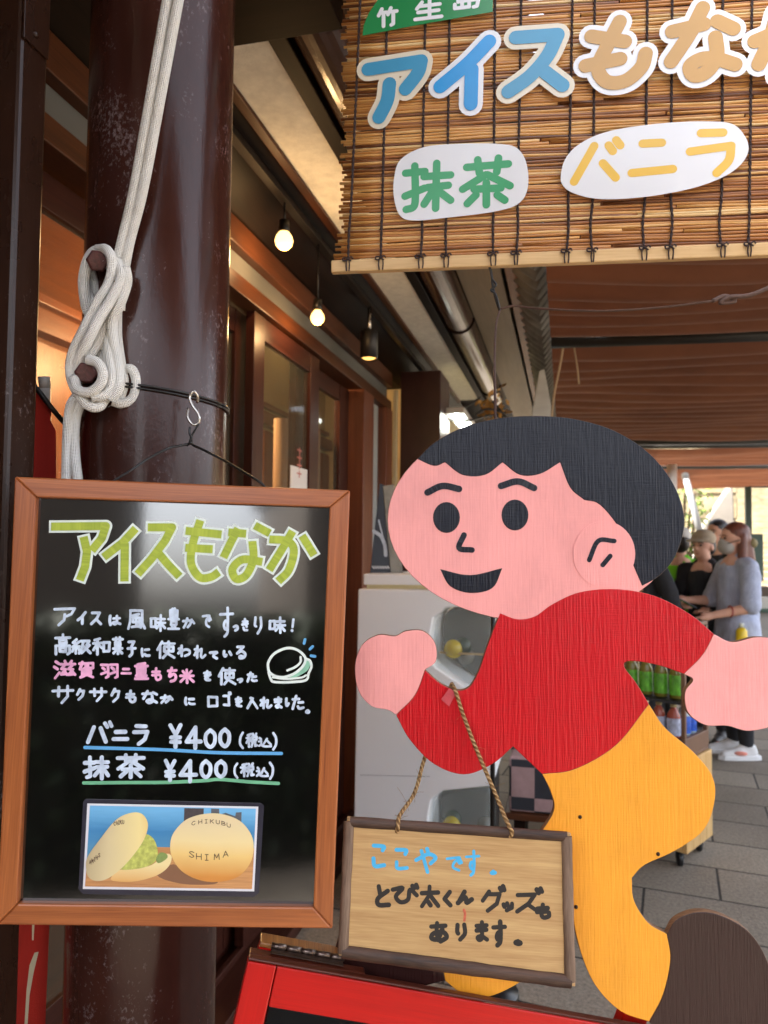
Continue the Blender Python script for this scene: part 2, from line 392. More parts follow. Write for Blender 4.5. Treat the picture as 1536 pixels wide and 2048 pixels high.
class Ink(MB):
    def __init__(s, pl, off=.0004, jit=0, square=False): super().__init__(); s.pl = pl; s.off = off; s.k = 0; s.jit = jit; s.sq = square
    def _out(s, P2, h0, h1, w, c0=True, c1=True):
        """one ribbon along 2-D points (metres in the plane) with round ends"""
        n = len(P2); Nn = []
        for i in range(n):
            a, b = P2[max(i-1, 0)], P2[min(i+1, n-1)]; d = (b-a)
            d = d.normalized() if d.length > 1e-9 else V((1, 0)); Nn.append(V((-d.y, d.x)))
        base = len(s.v); rw = w/2
        for i in range(n):
            h = h0+(h1-h0)*i/max(1, n-1)
            for sg in (1, -1):
                q = P2[i]+Nn[i]*(rw*sg); s.v.append(s.pl.at(q.x, q.y, h))
        for i in range(n-1):
            s.f.append((base+2*i, base+2*i+1, base+2*i+3, base+2*i+2)); s.sm.append(False); s.mi.append(0)
            s.uv.append([(P2[i].x, P2[i].y)]*2+[(P2[i+1].x, P2[i+1].y)]*2)
        for i, sg, on in ((0, -1, c0), (n-1, 1, c1)):
            if not on: continue
            nn = Nn[i]; d = V((nn.y, -nn.x))*sg; h = h0 if i == 0 else h1
            pts = [P2[i]+nn*(rw*math.cos(a))+d*(rw*math.sin(a)) for a in [math.pi*j/8 for j in range(9)]]
            s.face([s.pl.at(q.x, q.y, h) for q in pts], [(q.x, q.y) for q in pts])
    def stroke(s, pts, wpx, smooth=False):
        w = wpx*s.pl.mpp*(1+random.uniform(-.1, .1)*(s.jit > 0))
        P = [(x+random.uniform(-s.jit, s.jit), y+random.uniform(-s.jit, s.jit)) for x, y in pts]
        Q = [V((*s.pl.uv(x, y),)) for x, y in P]
        st = 2.2e-5
        if smooth and len(Q) > 2:
            R = [V((p.x, p.y)) for p in cr([(q.x, q.y, 0) for q in Q], 7)]
            h = s.off+s.k*st; s._out(R, h, h+st*.8, w, not s.sq, not s.sq); s.k += 1
        else:
            for i_, (a, b) in enumerate(zip(Q[:-1], Q[1:])):
                h = s.off+s.k*st; s._out([a, b], h, h, w, not (s.sq and i_ == 0), not (s.sq and i_ == len(Q)-2)); s.k += 1
    def glyph(s, ch, x0, y0, x1, y1, w, shear=0):
        s.k = 0
        for sm, pts in G[ch]:
            s.stroke([(x0+(x1-x0)*px/100, y0+(y1-y0)*py/100+shear*(px/100)*(x1-x0)) for px, py in pts], w, sm)
    def line(s, text, w, sx, ox, oy):
        for ch, a, b, c, d in text: 
            hw = w/sx/2
            s.glyph(ch, ox+(a+hw)*sx, oy+(b+hw)*sx, ox+(c-hw)*sx, oy+(d-hw)*sx, w)

# ------------------------------------------------------------------ the setting
def pavemat():
    m, t, b = new_mat('stone paving')
    tc = N(t, 'ShaderNodeTexCoord'); mp = N(t, 'ShaderNodeMapping')
    mp.inputs['Rotation'].default_value = (0, 0, math.radians(7.5)); mp.inputs['Location'].default_value = (.13, -.13, 0)
    t.links.new(tc.outputs['Object'], mp.inputs[0])
    br = N(t, 'ShaderNodeTexBrick'); br.inputs['Scale'].default_value = 1; br.inputs['Mortar Size'].default_value = .006
    br.inputs['Brick Width'].default_value = .62; br.inputs['Row Height'].default_value = .345; br.inputs['Mortar Smooth'].default_value = .2
    br.inputs['Color1'].default_value = S(176, 164, 147); br.inputs['Color2'].default_value = S(152, 140, 124); br.inputs['Mortar'].default_value = S(52, 46, 40)
    t.links.new(mp.outputs[0], br.inputs[0])
    n1 = noise(t, coords(t, 'Object', (70, 70, 70)), 1, 6, .75); n2 = noise(t, coords(t, 'Object', (1.3, 1.3, 1)), 1, 4, .6)
    mx = N(t, 'ShaderNodeMix'); mx.data_type = 'RGBA'; mx.blend_type = 'MULTIPLY'; mx.inputs[0].default_value = .75
    t.links.new(br.outputs[0], mx.inputs[6]); t.links.new(ramp(t, n1, [(.32, (.22, .21, .20, 1)), (.66, (1, 1, 1, 1))]), mx.inputs[7])
    m2 = N(t, 'ShaderNodeMix'); m2.data_type = 'RGBA'; m2.blend_type = 'MULTIPLY'; m2.inputs[0].default_value = .6
    t.links.new(mx.outputs[2], m2.inputs[6]); t.links.new(ramp(t, n2, [(.3, (.6, .58, .55, 1)), (.65, (1, 1, 1, 1))]), m2.inputs[7])
    t.links.new(m2.outputs[2], b.inputs['Base Color']); b.inputs['Roughness'].default_value = .75
    hh = N(t, 'ShaderNodeMath', operation='SUBTRACT'); t.links.new(n1, hh.inputs[0]); t.links.new(br.outputs['Fac'], hh.inputs[1])
    bump(t, b, hh.outputs[0], .8, .006); return m
g = MB(); g.face([(-150, -150, 0), (150, -150, 0), (150, 150, 0), (-150, 150, 0)], [(-150, -150), (150, -150), (150, 150), (-150, 150)])
struct(g.build('ground', pavemat()))

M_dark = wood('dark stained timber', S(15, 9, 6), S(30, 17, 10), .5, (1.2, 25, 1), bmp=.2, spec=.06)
M_brown = wood('brown timber', S(56, 29, 14), S(86, 47, 24), .42, (1.2, 30, 1), bmp=.2, spec=.22)
M_stile = wood('red brown door timber', S(48, 22, 16), S(70, 36, 26), .38, (1.2, 36, 1), bmp=.2, spec=.22)
M_orange = wood('orange cedar', S(132, 70, 24), S(168, 98, 38), .42, (1.2, 30, 1), bmp=.2)
M_plaster = mat('pale plaster soffit', S(232, 229, 218), .85, .1, (30, 30, 30), bmp=.5, bs=(160, 160, 160), bd=.003)
M_cream = mat('cream plaster', S(214, 200, 160), .85, .06, (3, 3, 3), bmp=.2, bs=(80, 80, 80))
M_tan = wood('tan plywood soffit', S(126, 106, 76), S(148, 126, 92), .6, (.7, 9, 1), bmp=.1)
M_tr = mat('frosted grey transom', S(96, 96, 92), .45, .12, (5, 2, 9))
M_pipe = glossmetal('brown gutter enamel', S(72, 48, 36), .2, dth=.9, bmp=.08)
M_pole = glossmetal('dark maroon gloss paint', S(60, 32, 25), .17, dth=.53, bmp=.22, spec=.32)
M_post = glossmetal('dark brown steel paint', S(46, 27, 18), .26, dth=.58, bmp=.12, spec=.28)
M_black = mat('black wire coating', S(24, 23, 22), .35, .2)
M_steel = mat('bright steel', S(190, 185, 178), .22, .1, metal=1)
M_glass = clear('door glass', S(120, 118, 100), .16, .03)

M_fas = wood('brown cedar fascia', S(112, 70, 38), S(150, 100, 58), .5, (.9, 20, 1), bmp=.15, spec=.2)
bld = thing('shop_building', 'brown timber shop front with glass sliding doors under a deep eave on the left', 'building', (-1.1, 3, 0))
def part(name, m, boxes, parent=bld, bevel=.003):
    q = MB()
    for a, b in boxes: q.box(a, b)
    return q.build(name, m, parent, bevel)
def ext(name, m, prof, y0, y1, parent=bld, bevel=0):
    q = MB(); n = len(prof)
    A = [V((x, y0, z)) for x, z in prof]; B = [V((x, y1, z)) for x, z in prof]
    q.face(A, [(p.x, p.z) for p in A]); q.face(B[::-1], [(p.x, p.z) for p in B[::-1]])
    for i in range(n):
        j = (i+1) % n; d = (A[j]-A[i]).length
        q.face([A[i], A[j], B[j], B[i]], [(y0, i*.31), (y0, i*.31+d), (y1, i*.31+d), (y1, i*.31)])
    return q.build(name, m, parent, bevel)
FY = lambda px, X=-1.1: atx(px, 700, X).y
Y0, Y1 = -.9, 4.66
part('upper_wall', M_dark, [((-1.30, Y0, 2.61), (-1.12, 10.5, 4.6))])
part('wall', M_brown, [((-1.22, Y0, .0), (-1.1, 1.20, 2.36))])
part('lintel', M_brown, [((-1.20, Y0, 2.362), (-1.085, Y1, 2.425))])
part('transom', M_tr, [((-1.16, Y0, 2.425), (-1.115, Y1, 2.515))])
part('head_rail', M_brown, [((-1.20, Y0, 2.515), (-1.08, Y1, 2.605))])
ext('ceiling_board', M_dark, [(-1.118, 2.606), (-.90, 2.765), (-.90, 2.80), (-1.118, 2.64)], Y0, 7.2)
part('trim', M_brown, [((-.905, Y0, 2.737), (-.874, 6.4, 2.79))])
part('soffit', M_plaster, [((-.874, Y0, 2.75), (-.716, 6.35, 2.775))], bevel=0)
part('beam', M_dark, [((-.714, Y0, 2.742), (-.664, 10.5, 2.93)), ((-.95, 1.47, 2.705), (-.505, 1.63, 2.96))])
part('plywood_soffit', M_tan, [((-.50, Y0, 2.80), (-.296, 10.5, 2.82))], bevel=0)
part('fascia', M_fas, [((-.272, Y0, 2.775), (-.15, 10.5, 2.80)), ((-.148, Y0, 2.79), (-.135, 10.5, 2.86))])
part('roof', M_dark, [((-1.4, Y0, 2.97), (-.1, 10.5, 3.03))])
# half-round gutter with brackets
q = MB(); n = 16
prof = [(-.585+.08*math.cos(math.pi+math.pi*k/n), 2.795+.08*math.sin(math.pi+math.pi*k/n)) for k in range(n+1)]
prof += [(-.585+.072*math.cos(2*math.pi-math.pi*k/n), 2.795+.072*math.sin(2*math.pi-math.pi*k/n)) for k in range(n+1)]
gt = ext('gutter', M_pipe, prof, Y0, 6.45)
for p in gt.data.polygons: p.use_smooth = True
for y in (.4, 2.3, 4.2, 6.0):
    q = MB(); q.tube([(-.585+.083*math.cos(a), y, 2.795+.083*math.sin(a)) for a in [math.pi+math.pi*k/12 for k in range(13)]], .006, 6)
    q.build('gutter_bracket', M_dark, gt)
M_tile = mat('grey roof tile', S(120, 118, 112), .55, .25, (14, 14, 14), bmp=.2)
q = MB(); y = 1.9
while y < 8.5:
    q.tube([(-.30, y, 2.91), (-.16, y, 2.76), (-.10, y, 2.715)], [.052, .05, .047], 10); y += .13
q.build('eave_tiles', M_tile, bld)
# sliding doors
part('sill', M_stile, [((-1.24, 1.2, 0), (-1.0, Y1, .05)), ((-1.13, 1.2, .05), (-1.11, Y1, .075)), ((-1.19, 1.2, .05), (-1.17, Y1, .075))])
part('door_jamb', M_orange, [((-1.20, 1.205, 0.05), (-1.07, 1.275, 2.362))])
part('door_post', wood('reddish post', S(92, 46, 26), S(124, 66, 38), .4, (1.2, 30, 1)), [((-1.2, FY(722)-.01, .05), (-1.075, FY(741), 2.362)), ((-1.2, FY(767), .05), (-1.075, 4.655, 2.362))])
def door(xc, ya, yb, sa, sb, label=None):
    d = MB()
    d.box((xc-.017, ya, .08), (xc+.017, ya+sa, 2.355)); d.box((xc-.017, yb-sb, .08), (xc+.017, yb, 2.355))
    d.box((xc-.014, ya+sa, 2.27), (xc+.014, yb-sb, 2.355)); d.box((xc-.014, ya+sa, .08), (xc+.014, yb-sb, .42))
    o = d.build('sliding_door', M_stile, bld, .002)
    p = MB(); p.box((xc-.003, ya+sa, .42), (xc+.003, yb-sb, 2.27)); p.build('pane', M_glass, o)
    return o
door(-1.18, 1.28, FY(531), .05, FY(531)-FY(503))
dm = door(-1.12, FY(503)+.03, FY(641), FY(531)-FY(503)-.03, .12)
door(-1.18, FY(620), FY(722)-.015, .1, FY(722)-FY(706))
p = MB(); p.box((-1.17, FY(743), .05), (-1.13, FY(767), 2.362)); p.build('side_panel', mat('pale frosted panel', S(176, 182, 180), .3, .08), bld)
M_notice = mat('white paper notice', S(222, 216, 212), .7, .05)
nt_ = MB(); nt_.box((-1.108, FY(584, -1.108), 1.62), (-1.105, FY(617, -1.108), atx(600, 936, -1.108).z)); nt_.build('paper_notice', M_notice, bld)
q = MB(); y = (FY(584, -1.108)+FY(617, -1.108))/2
for k, z in enumerate((1.90, 1.868, 1.836, 1.80)): q.box((-1.1048, y-.03, z), (-1.1040, y+.025, z+.006)); q.box((-1.1048, y-.004, z-.014), (-1.1040, y+.004, z+.016))
q.build('notice_lettering', mat('faded red ink', S(200, 120, 112), .7, .1), bld)
# the lit room behind the glass
part('room_floor', M_brown, [((-2.45, .2, 0.0), (-1.24, 7.2, .03))], bevel=0)
part('room_wall', M_cream, [((-2.42, 4.1, .03), (-2.3, 7.2, 3.3))], bevel=0)
part('wood_wall', wood('dark orange cedar', S(84, 42, 12), S(120, 66, 22), .5, (.8, 9, 1), bmp=.1, spec=.2), [((-2.42, .2, .03), (-2.3, 4.098, 3.3)), ((-2.3, .1, .03), (-1.24, .2, 3.3))], bevel=0)
part('room_partition', M_cream, [((-2.3, 7.0, .03), (-1.24, 7.2, 3.3))], bevel=0)
part('room_ceiling', M_orange, [((-2.45, .1, 3.3), (-1.3, 7.2, 3.36))], bevel=0)
q = MB(); y = .25; random.seed(3)
while y < 6.9:
    wd = random.choice((.18, .24, .3)); d = random.uniform(0, .03); q.box((-2.3, y, .04), (-2.27+d, y+wd-.008, 2.38)); y += wd
q.build('wall_boards', M_orange, bld)
part('picture_rail', wood('dark rail', S(120, 66, 36), S(150, 86, 48), .4, (1, 30, 1)), [((-2.3, .2, 2.42), (-2.22, 7.0, 2.52)), ((-2.3, .2, 2.56), (-2.25, 7.0, 2.6))])
q = MB()
for k in range(9):
    y = 3.35+k*.06; q.tube([(-1.32+.02*(k % 2), y, .3), (-1.32+.02*(k % 2), y, 2.1)], .036, 8)
tag(q.build('curtain', mat('striped beige curtain', S(170, 140, 110), .9, .35, (1, 18, .3))), 'beige striped curtain hanging inside the right glass door', 'curtain')
# lamps: two bare bulbs, one spot, their track
M_bulb = lamp('lit warm bulb glass', (1, .56, .16, 1), .6)
trk = MB(); trk.box((-.965, 1.6, 2.690), (-.935, 5.3, 2.715)); tk = tag(trk.build('lamp_track', M_black), 'black lamp track under the dark eave boards', 'track')
def bulb(px, py, r, label):
    p = atx(px, py, -.95); t = thing('hanging_bulb', label, 'lamp', p, 'bare bulbs under the eave')
    q = MB(); q.tube([(p.x, p.y, p.z+.07), (p.x, p.y, 2.69)], .0035, 6); q.build('cord', M_black, t)
    q = MB(); q.lathe([(.001, .075), (.017, .072), (.019, .035), (.014, .03), (.001, .03)], 14, Matrix.Translation(p)); q.build('socket', M_black, t)
    q = MB(); q.lathe([(.001, -r), (r*.5, -r*.87), (r*.87, -r*.5), (r, 0), (r*.87, r*.5), (r*.55, r*.95), (.012, .032), (.001, .033)], 18, Matrix.Translation(p)); q.build('bulb', M_bulb, t)
    L = bpy.data.lights.new('bulb_light', 'POINT'); L.energy = .55; L.color = (1, .60, .26); L.shadow_soft_size = .03
    o = bpy.data.objects.new('bulb_light', L); COL.objects.link(o); o.location = (p.x, p.y, p.z-r-.035)
bulb(568, 482, .032, 'larger lit bare bulb, the higher one nearest the maroon column')
bulb(635, 636, .028, 'lower lit bare bulb between the other bulb and the black spot lamp')
p = atx(738, 690, -.95); t = thing('spot_lamp', 'black cylinder spot lamp with a yellow lit lens', 'lamp', p)
q = MB(); q.tube([(p.x, p.y, p.z+.06), (p.x, p.y, 2.69)], .009, 8); q.build('stem', M_steel, t)
q = MB(); q.lathe([(.001, .07), (.042, .068), (.044, .06), (.044, -.07), (.040, -.07), (.040, -.055), (.001, -.055)], 20, Matrix.Translation(p)); q.build('lamp_body', mat('black lamp metal', S(28, 24, 22), .4), t)
q = MB(); q.lathe([(.001, -.072), (.025, -.07), (.0385, -.062), (.0385, -.056), (.001, -.0555)], 20, Matrix.Translation(p)); q.build('lens', lamp('lit yellow lens', (1, .52, .12, 1), .35), t)
p = V((-1.75, 3.4, 2.55)); t = thing('room_lamp', 'small warm lamp hanging inside the room behind the glass', 'lamp', p)
q = MB(); q.ell(p, (.045, .045, .05)); q.build('bulb', lamp('room bulb', (1, .66, .3, 1), 10), t)
q = MB(); q.tube([p+V((0, 0, .05)), (p.x, p.y, 3.3)], .004, 6); q.build('cord', M_black, t)
for (x, y, z, e) in ((-1.75, 3.4, 2.4, 6), (-1.75, 1.5, 2.3, .15)):
    L = bpy.data.lights.new('room_light', 'POINT'); L.energy = e; L.color = (1, .62, .28); L.shadow_soft_size = .06
    o = bpy.data.objects.new('room_light', L); COL.objects.link(o); o.location = (x, y, z)

# maroon column with rope bolts
cc = atd(318, 500, 1.25); CX, CY = cc.x, cc.y; CR = .116
col = thing('steel_column', 'round maroon painted steel column wrapped by a rope and a black wire', 'column', (CX, CY, 0))
q = MB(); q.lathe([(CR, 0), (CR, .6), (CR, 1.2), (CR, 1.8), (CR, 2.4), (CR, 2.97)], 64, Matrix.Translation((CX, CY, 0))); q.build('shaft', M_pole, col)
q = MB(); q.lathe([(.001, 0), (.17, 0), (.17, .012), (.001, .012)], 32, Matrix.Translation((CX, CY, .002))); q.build('base_plate', M_post, col)
M_bolt = mat('maroon bolt paint', S(86, 46, 42), .35, .3, (200, 200, 200), bmp=.6, bs=(260, 260, 260))
for (x, y, d) in ((195, 522, 1.115), (172, 746, 1.105)):
    p = atd(x, y, d); z = (CAM-p).normalized(); xx = z.cross(V((0, 0, 1))).normalized(); yy = z.cross(xx)
    M = Matrix(((xx.x, yy.x, z.x, p.x), (xx.y, yy.y, z.y, p.y), (xx.z, yy.z, z.z, p.z), (0, 0, 0, 1)))
    q = MB(); q.lathe([(.001, .006), (.0135, .006), (.0165, .003), (.0165, -.012), (.001, -.012)], 6, M, smooth=False)
    q.lathe([(.008, -.012), (.008, -.13)], 10, M); q.build('bolt', M_bolt, col, .0008)
# left steel post: its corner edge and the brown side face are what the picture shows
pf = atd(28, 500, 1.06); yb = pf.y; 
while True:
    v = V((pf.x, yb, pf.z))-CAM; px_ = 768+FPX*v.dot(rt)/v.dot(fw)
    if px_ >= 83: break
    yb += .002
post = thing('square_post', 'dark brown square steel post at the far left edge', 'post', (pf.x-.1, pf.y+.05, 0))
q = MB(); q.box((pf.x-.22, pf.y, 0), (pf.x, yb, 2.97)); q.build('shaft', M_post, post, .006)
zt = atx(57, 85, pf.x+.002).z
q = MB(); q.box((pf.x, (pf.y+yb)/2-.028, zt), (pf.x+.004, yb-.004, 2.9)); bk = q.build('bracket_plate', M_post, post, .001)
q = MB()
for zz in (zt+.02, zt+.1, zt+.2):
    q.ell((pf.x+.004, (pf.y+yb)/2-.004, zz), (.004, .006, .006))
q.build('rivets', M_post, bk)

# red banner behind the post
BP = Plane((60, 900, 1.16), (112, 900, 1.20), (60, 1900, 1.16))
ban = thing('banner_flag', 'red cloth banner on a white plastic pole behind the left post', 'banner', BP.pt(90, 1200))
q = MB()
out = [(50, 745), (74, 776), (88, 796), (104, 812), (100, 840), (111, 862), (112, 1100), (110, 1400), (100, 1800), (88, 2090), (30, 2090), (40, 1500)]
q.slab(BP, out, -.001, .001); q.build('cloth', mat('red banner cloth', S(188, 42, 28), .8, .12, (40, 40, 3), bmp=.3, bs=(500, 500, 500)), ban)
q = MB(); q.tube([BP.pt(101, 752, -.016), BP.pt(103, 775, -.016)], [.0095, .0085], 14); q.tube([BP.pt(103, 775, -.016), BP.pt(104, 900, -.016), BP.pt(84, 2080, -.016)], .0085, 14); q.build('pole', mat('white plastic pipe', S(246, 246, 242), .4, .03), ban)
q = Ink(BP, .0014); q.slab(BP, [(63, 1845), (68, 1845), (66, 1880), (63, 1880)], .0011, .0014)
q.slab(BP, [(68, 1905), (76, 1903), (66, 1945), (58, 1990), (54, 2048), (48, 2048), (52, 1980), (58, 1930)], .0011, .0014); q.build('lettering', mat('cream print', S(226, 214, 180), .8, .05), ban)
q = MB(); q.tube([BP.pt(58, 772, .012), BP.pt(100, 825, .012), BP.pt(150, 882, .012)], .0042, 10)
q.build('cross_rod', M_black, ban)

# ------------------------------------------------------------------ canopy over the lane
def canopymat():
    m, t, b = new_mat('brown canopy sheet')
    f = noise(t, coords(t, 'Object', (1.1, 1.5, 1)), 1, 5, .65)
    cc_ = ramp(t, f, [(.3, S(112, 66, 44)), (.7, S(140, 88, 60))])
    t.links.new(cc_, b.inputs['Base Color']); b.inputs['Roughness'].default_value = .75
    tr = N(t, 'ShaderNodeBsdfTranslucent'); t.links.new(cc_, tr.inputs[0]); mx = N(t, 'ShaderNodeMixShader'); mx.inputs[0].default_value = .10
    out = t.nodes['Material Output']; t.links.new(b.outputs[0], mx.inputs[1]); t.links.new(tr.outputs[0], mx.inputs[2]); t.links.new(mx.outputs[0], out.inputs[0])
    return m
M_can = canopymat(); M_bar = mat('dark canopy bar', S(40, 38, 34), .5, .2)
CX0, CX1 = -.072, 4.2
def canopy(y0, y1, pitch, label, sag=.05, CX1=None):
    CX1 = CX1 or .27*y1+.62
    q = MB(); ny = max(8, int((y1-y0)/pitch)*14); nx = 14; vv = []
    for j in range(ny+1):
        t_ = j/ny; y = y0+(y1-y0)*t_
        for i in range(nx+1):
            x = CX0+(CX1-CX0)*i/nx
            ph = (y-y0)/pitch*math.pi+.12*math.sin(x*1.7+y*.8)+.1*math.sin(x*.9)
            z = 2.65-.085*abs(math.sin(ph))**.62-sag*math.sin(math.pi*i/nx)*(.6+.4*math.sin(y*2.3+x))+.008*math.sin(x*3.1+y*5)
            vv.append(V((x, y, z)))
    b = len(q.v); q.v += vv
    for j in range(ny):
        for i in range(nx):
            a = b+j*(nx+1)+i; q.f.append((a, a+1, a+nx+2, a+nx+1)); q.sm.append(True); q.mi.append(0); q.uv.append([(0, 0), (1, 0), (1, 1), (0, 1)])
    o = q.build('canopy_sheet', M_can); o['kind'] = None; del o['kind']
    return tag(o, label, 'canopy', 'brown canopy sheets over the lane')
canopy(-1.05, .45, .21, 'brown canopy sheet overhead, in front of the reed blind', CX1=2.6)
canopy(1.75, 3.95, .20, 'nearest pleated brown canopy sheet, just behind the reed blind')
canopy(4.25, 7.75, .235, 'large middle pleated brown canopy sheet above the black hair of the child board')
canopy(8.65, 10.1, .25, 'short third brown canopy sheet beyond the black bars')
canopy(10.9, 13.6, .3, 'farthest brown canopy sheet above the waiting people')
q = MB(); q.box((-.06, 1.35, 3.04), (3.2, 7.85, 3.08)); q.box((-.06, 1.35, 2.72), (3.2, 1.39, 3.04)); tag(q.build('light_block_deck', M_dark), 'dark deck added to block light above the two nearest canopy sheets', 'roof')  # added above the sheets to block sun and keep the gap black
def bars(y, n, label, r=.03, z=2.6):
    q = MB(); CX1 = .27*y+.66
    for k in range(n): q.tube([(CX0, y+k*.11, z-.005*k), (CX1, y+k*.11, z-.03)], r, 10)
    return tag(q.build('canopy_bar', M_bar), label, 'bar', 'black bars carrying the canopy')
bars(4.08, 1, 'black bar in the gap between the two nearest canopy sheets', .035)
bars(7.95, 1, 'first black bar behind the large middle canopy sheet', .05); bars(8.4, 1, 'second black bar in front of the short third canopy sheet', .03)
bars(10.5, 1, 'black bar between the two farthest canopy sheets', .04)
M_bb = mat('dark reflection render', S(64, 57, 50), .85, .12, (1, 1, 1))  # unseen blocks added so board and column reflect a bright gap
for x0_, x1_, lb in ((-15, .05, 'unseen low dark block added for reflections, left of the gap'), (2.2, 14, 'unseen low dark block added for reflections, right of the gap')):
    bb = thing('reflection_block', lb, 'building', ((x0_+x1_)/2, -9, 0)); q = MB(); q.box((x0_, -11, 0), (x1_, -8, 3.2)); q.build('wall', M_bb, bb); q = MB(); q.box((x0_-.1, -11.3, 3.2), (x1_+.1, -7.7, 3.4)); q.build('roof', M_dark, bb)
random.seed(2); hd = thing('added_hedge', 'unseen dark greenery added behind the viewer to darken the board reflection', 'added_hedge', (0, -2.6, 0)); q = MB()  # unseen, added to keep the lower board reflection dark
for _ in range(5200):
    p = V((random.uniform(-3.6, 3.4), random.choice((-2.3, -2.9, random.uniform(-2.9, -2.3)))+random.gauss(0, .03), random.uniform(.05, 1.36))); 
    if random.random() < .35: p.z = 1.34+random.gauss(0, .025)
    a = V((random.gauss(0, 1), random.gauss(0, 1), random.gauss(0, 1))).normalized(); b_ = a.orthogonal(); l = .055; q.face([p-a*l, p+b_*l*.5, p+a*l, p-b_*l*.5])
q.build('foliage', mat('dark hedge leaf', S(34, 48, 26), .6, .4, (6, 6, 6)), hd); q = MB(); q.box((-3.55, -2.82, .0), (3.35, -2.38, 1.3)); q.build('inner_twigs', mat('dark twigs', S(24, 26, 16), .9, .3), hd)
bars(13.75, 1, 'dark bar at the far end of the canopy', .04)
q = MB(); q.tube([(-.02, 3.96, 2.62), (4.2, 3.96, 2.6)], .012, 8)
# cords hanging from the canopy gap
M_cordp = mat('pale cord', S(196, 172, 140), .9, .1)
q = MB(); q.tube(cr([aty(1130, 662, 4.1), aty(1122, 720, 4.1), aty(1108, 790, 4.1), aty(1103, 838, 4.1)]), .006, 6); tag(q.build('loose_string', M_cordp), 'pale cord hanging slantwise from the canopy gap beside the eave', 'string')
q = MB(); q.tube(cr([aty(1147, 675, 4.1), aty(1149, 700, 4.1), aty(1155, 738, 4.1), aty(1158, 768, 4.1)]), .005, 6); tag(q.build('loose_string', M_cordp), 'short thin cord end hanging below the canopy gap', 'string')
q = MB(); a = aty(1128, 680, 4.08); q.box(a, a+V((.15, .02, .012))); q.box(a+V((.10, .0, .012)), a+V((.13, .02, .075))); tag(q.build('canopy_clamp', M_cordp, bevel=.002), 'pale metal clamp on the bar at the canopy gap', 'clamp')

# ------------------------------------------------------------------ far end of the lane
M_stone = mat('sunlit pale stone', S(122, 110, 84), .85, .35, (2, 2, 6), bmp=.6, bs=(9, 9, 9), bd=.02)
q = MB(); q.box((aty(1386, 1000, 16).x, 16, 0), (aty(1472, 1000, 16).x, 16.6, 3.6))
for k in range(7): q.box((aty(1386, 1000, 16).x-.02, 15.96, .1+k*.5), (aty(1472, 1000, 16).x+.02, 16.0, .53+k*.5))
tag(q.build('stone_wall', M_stone, bevel=.02), 'pale stone retaining wall beyond the far end of the canopy', 'wall')
q = MB(); q.prism([V((aty(1392, 1075, 15.2).x, 15.2, 1.7)), V((aty(1466, 1000, 15.2).x, 15.2, 2.75)), V((aty(1474, 1000, 15.2).x, 15.2, 0)), V((aty(1388, 1000, 15.2).x, 15.2, 0))],
    [V((aty(1392, 1075, 15.2).x, 15.7, 1.7)), V((aty(1466, 1000, 15.2).x, 15.7, 2.75)), V((aty(1474, 1000, 15.2).x, 15.7, 0)), V((aty(1388, 1000, 15.2).x, 15.7, 0))])
tag(q.build('shade_wedge', mat('painted shade grey', S(112, 106, 98), .85, .15, (1, 1, 3), bmp=.4, bs=(20, 20, 20)), bevel=.02), 'grey wedge standing in for the diagonal shade before the stone wall', 'wall')  # solid grey wedge in place of the diagonal shade on the wall
q = MB(); x0 = aty(1474, 1000, 17).x
for k in range(22): q.box((x0, 17+k*.95, 0), (x0+14, 17+(k+1)*.95, .15*(k+1)))
tag(q.build('stone_stairs', M_stone, bevel=.015), 'wide sunlit stone stairs climbing away at the far right', 'stairs')
q = MB(); q.box((-6, 40, 0), (40, 41, 9)); tag(q.build('retaining_wall', M_stone), 'tall pale wall behind the top of the stone stairs', 'wall')
q = MB(); p = aty(1496, 1000, 13.2); q.box((p.x-.045, 13.15, 0), (p.x+.045, 13.24, 2.62)); q.box((p.x-.05, 13.12, 1.0), (p.x+.2, 13.15, 1.75))
tag(q.build('green_post', mat('dark green paint', S(40, 60, 52), .45, .15), bevel=.004), 'dark green post before the stairs with a grey board on it', 'post')
q = MB(); q.tube([aty(1371, 955, 11), aty(1386, 1010, 11), aty(1405, 1085, 11)], .045, 12); q.tube([aty(1368, 930, 11), aty(1371, 957, 11)], .05, 12)
tag(q.build('slanted_pole', mat('pale grey pole', S(150, 153, 154), .4, .06)), 'pale slanted pole before the green bush', 'pole')
p = aty(1344, 950, 9); q = MB(); q.tube([(p.x, 9, 0), (p.x, 9, 2.45)], .055, 14); tag(q.build('white_pole', mat('white pole', S(216, 214, 206), .4, .05)), 'upright white pole just right of the black hair of the child board', 'pole')
# bush
random.seed(11); M_leaf = mat('sunlit yellow green leaf', S(92, 112, 28), .55, .45, (3, 3, 3)); M_stem = mat('brown stem', S(84, 66, 46), .8)
bc = aty(1358, 1040, 14); bush = thing('green_bush', 'bright yellow green bush behind the slanted pole', 'bush', (bc.x, bc.y, 0))
q = MB(); cl = [(bc+V((random.uniform(-.75, .35), random.uniform(-.5, .5), random.uniform(-1.6, 1.0))), random.uniform(.22, .42)) for _ in range(34)]
for c, r in cl:
    for _ in range(70):
        d = V((random.gauss(0, 1), random.gauss(0, 1), random.gauss(0, 1))).normalized()*r*random.uniform(.4, 1.05); p = c+d
        a = V((random.gauss(0, 1), random.gauss(0, 1), random.gauss(0, .6))).normalized(); b_ = a.orthogonal().normalized(); l = random.uniform(.04, .075)
        q.face([p-a*l, p+b_*l*.45, p+a*l, p-b_*l*.45])
q.build('foliage', M_leaf, bush)
q = MB()
for c, r in cl[:14]: q.tube(cr([(bc.x-.1, bc.y, 0), ((bc.x+c.x)/2, bc.y, c.z*.55), tuple(c)]), [.03]*7+[.02]*5+[.008], 6)
q.build('stem', M_stem, bush)
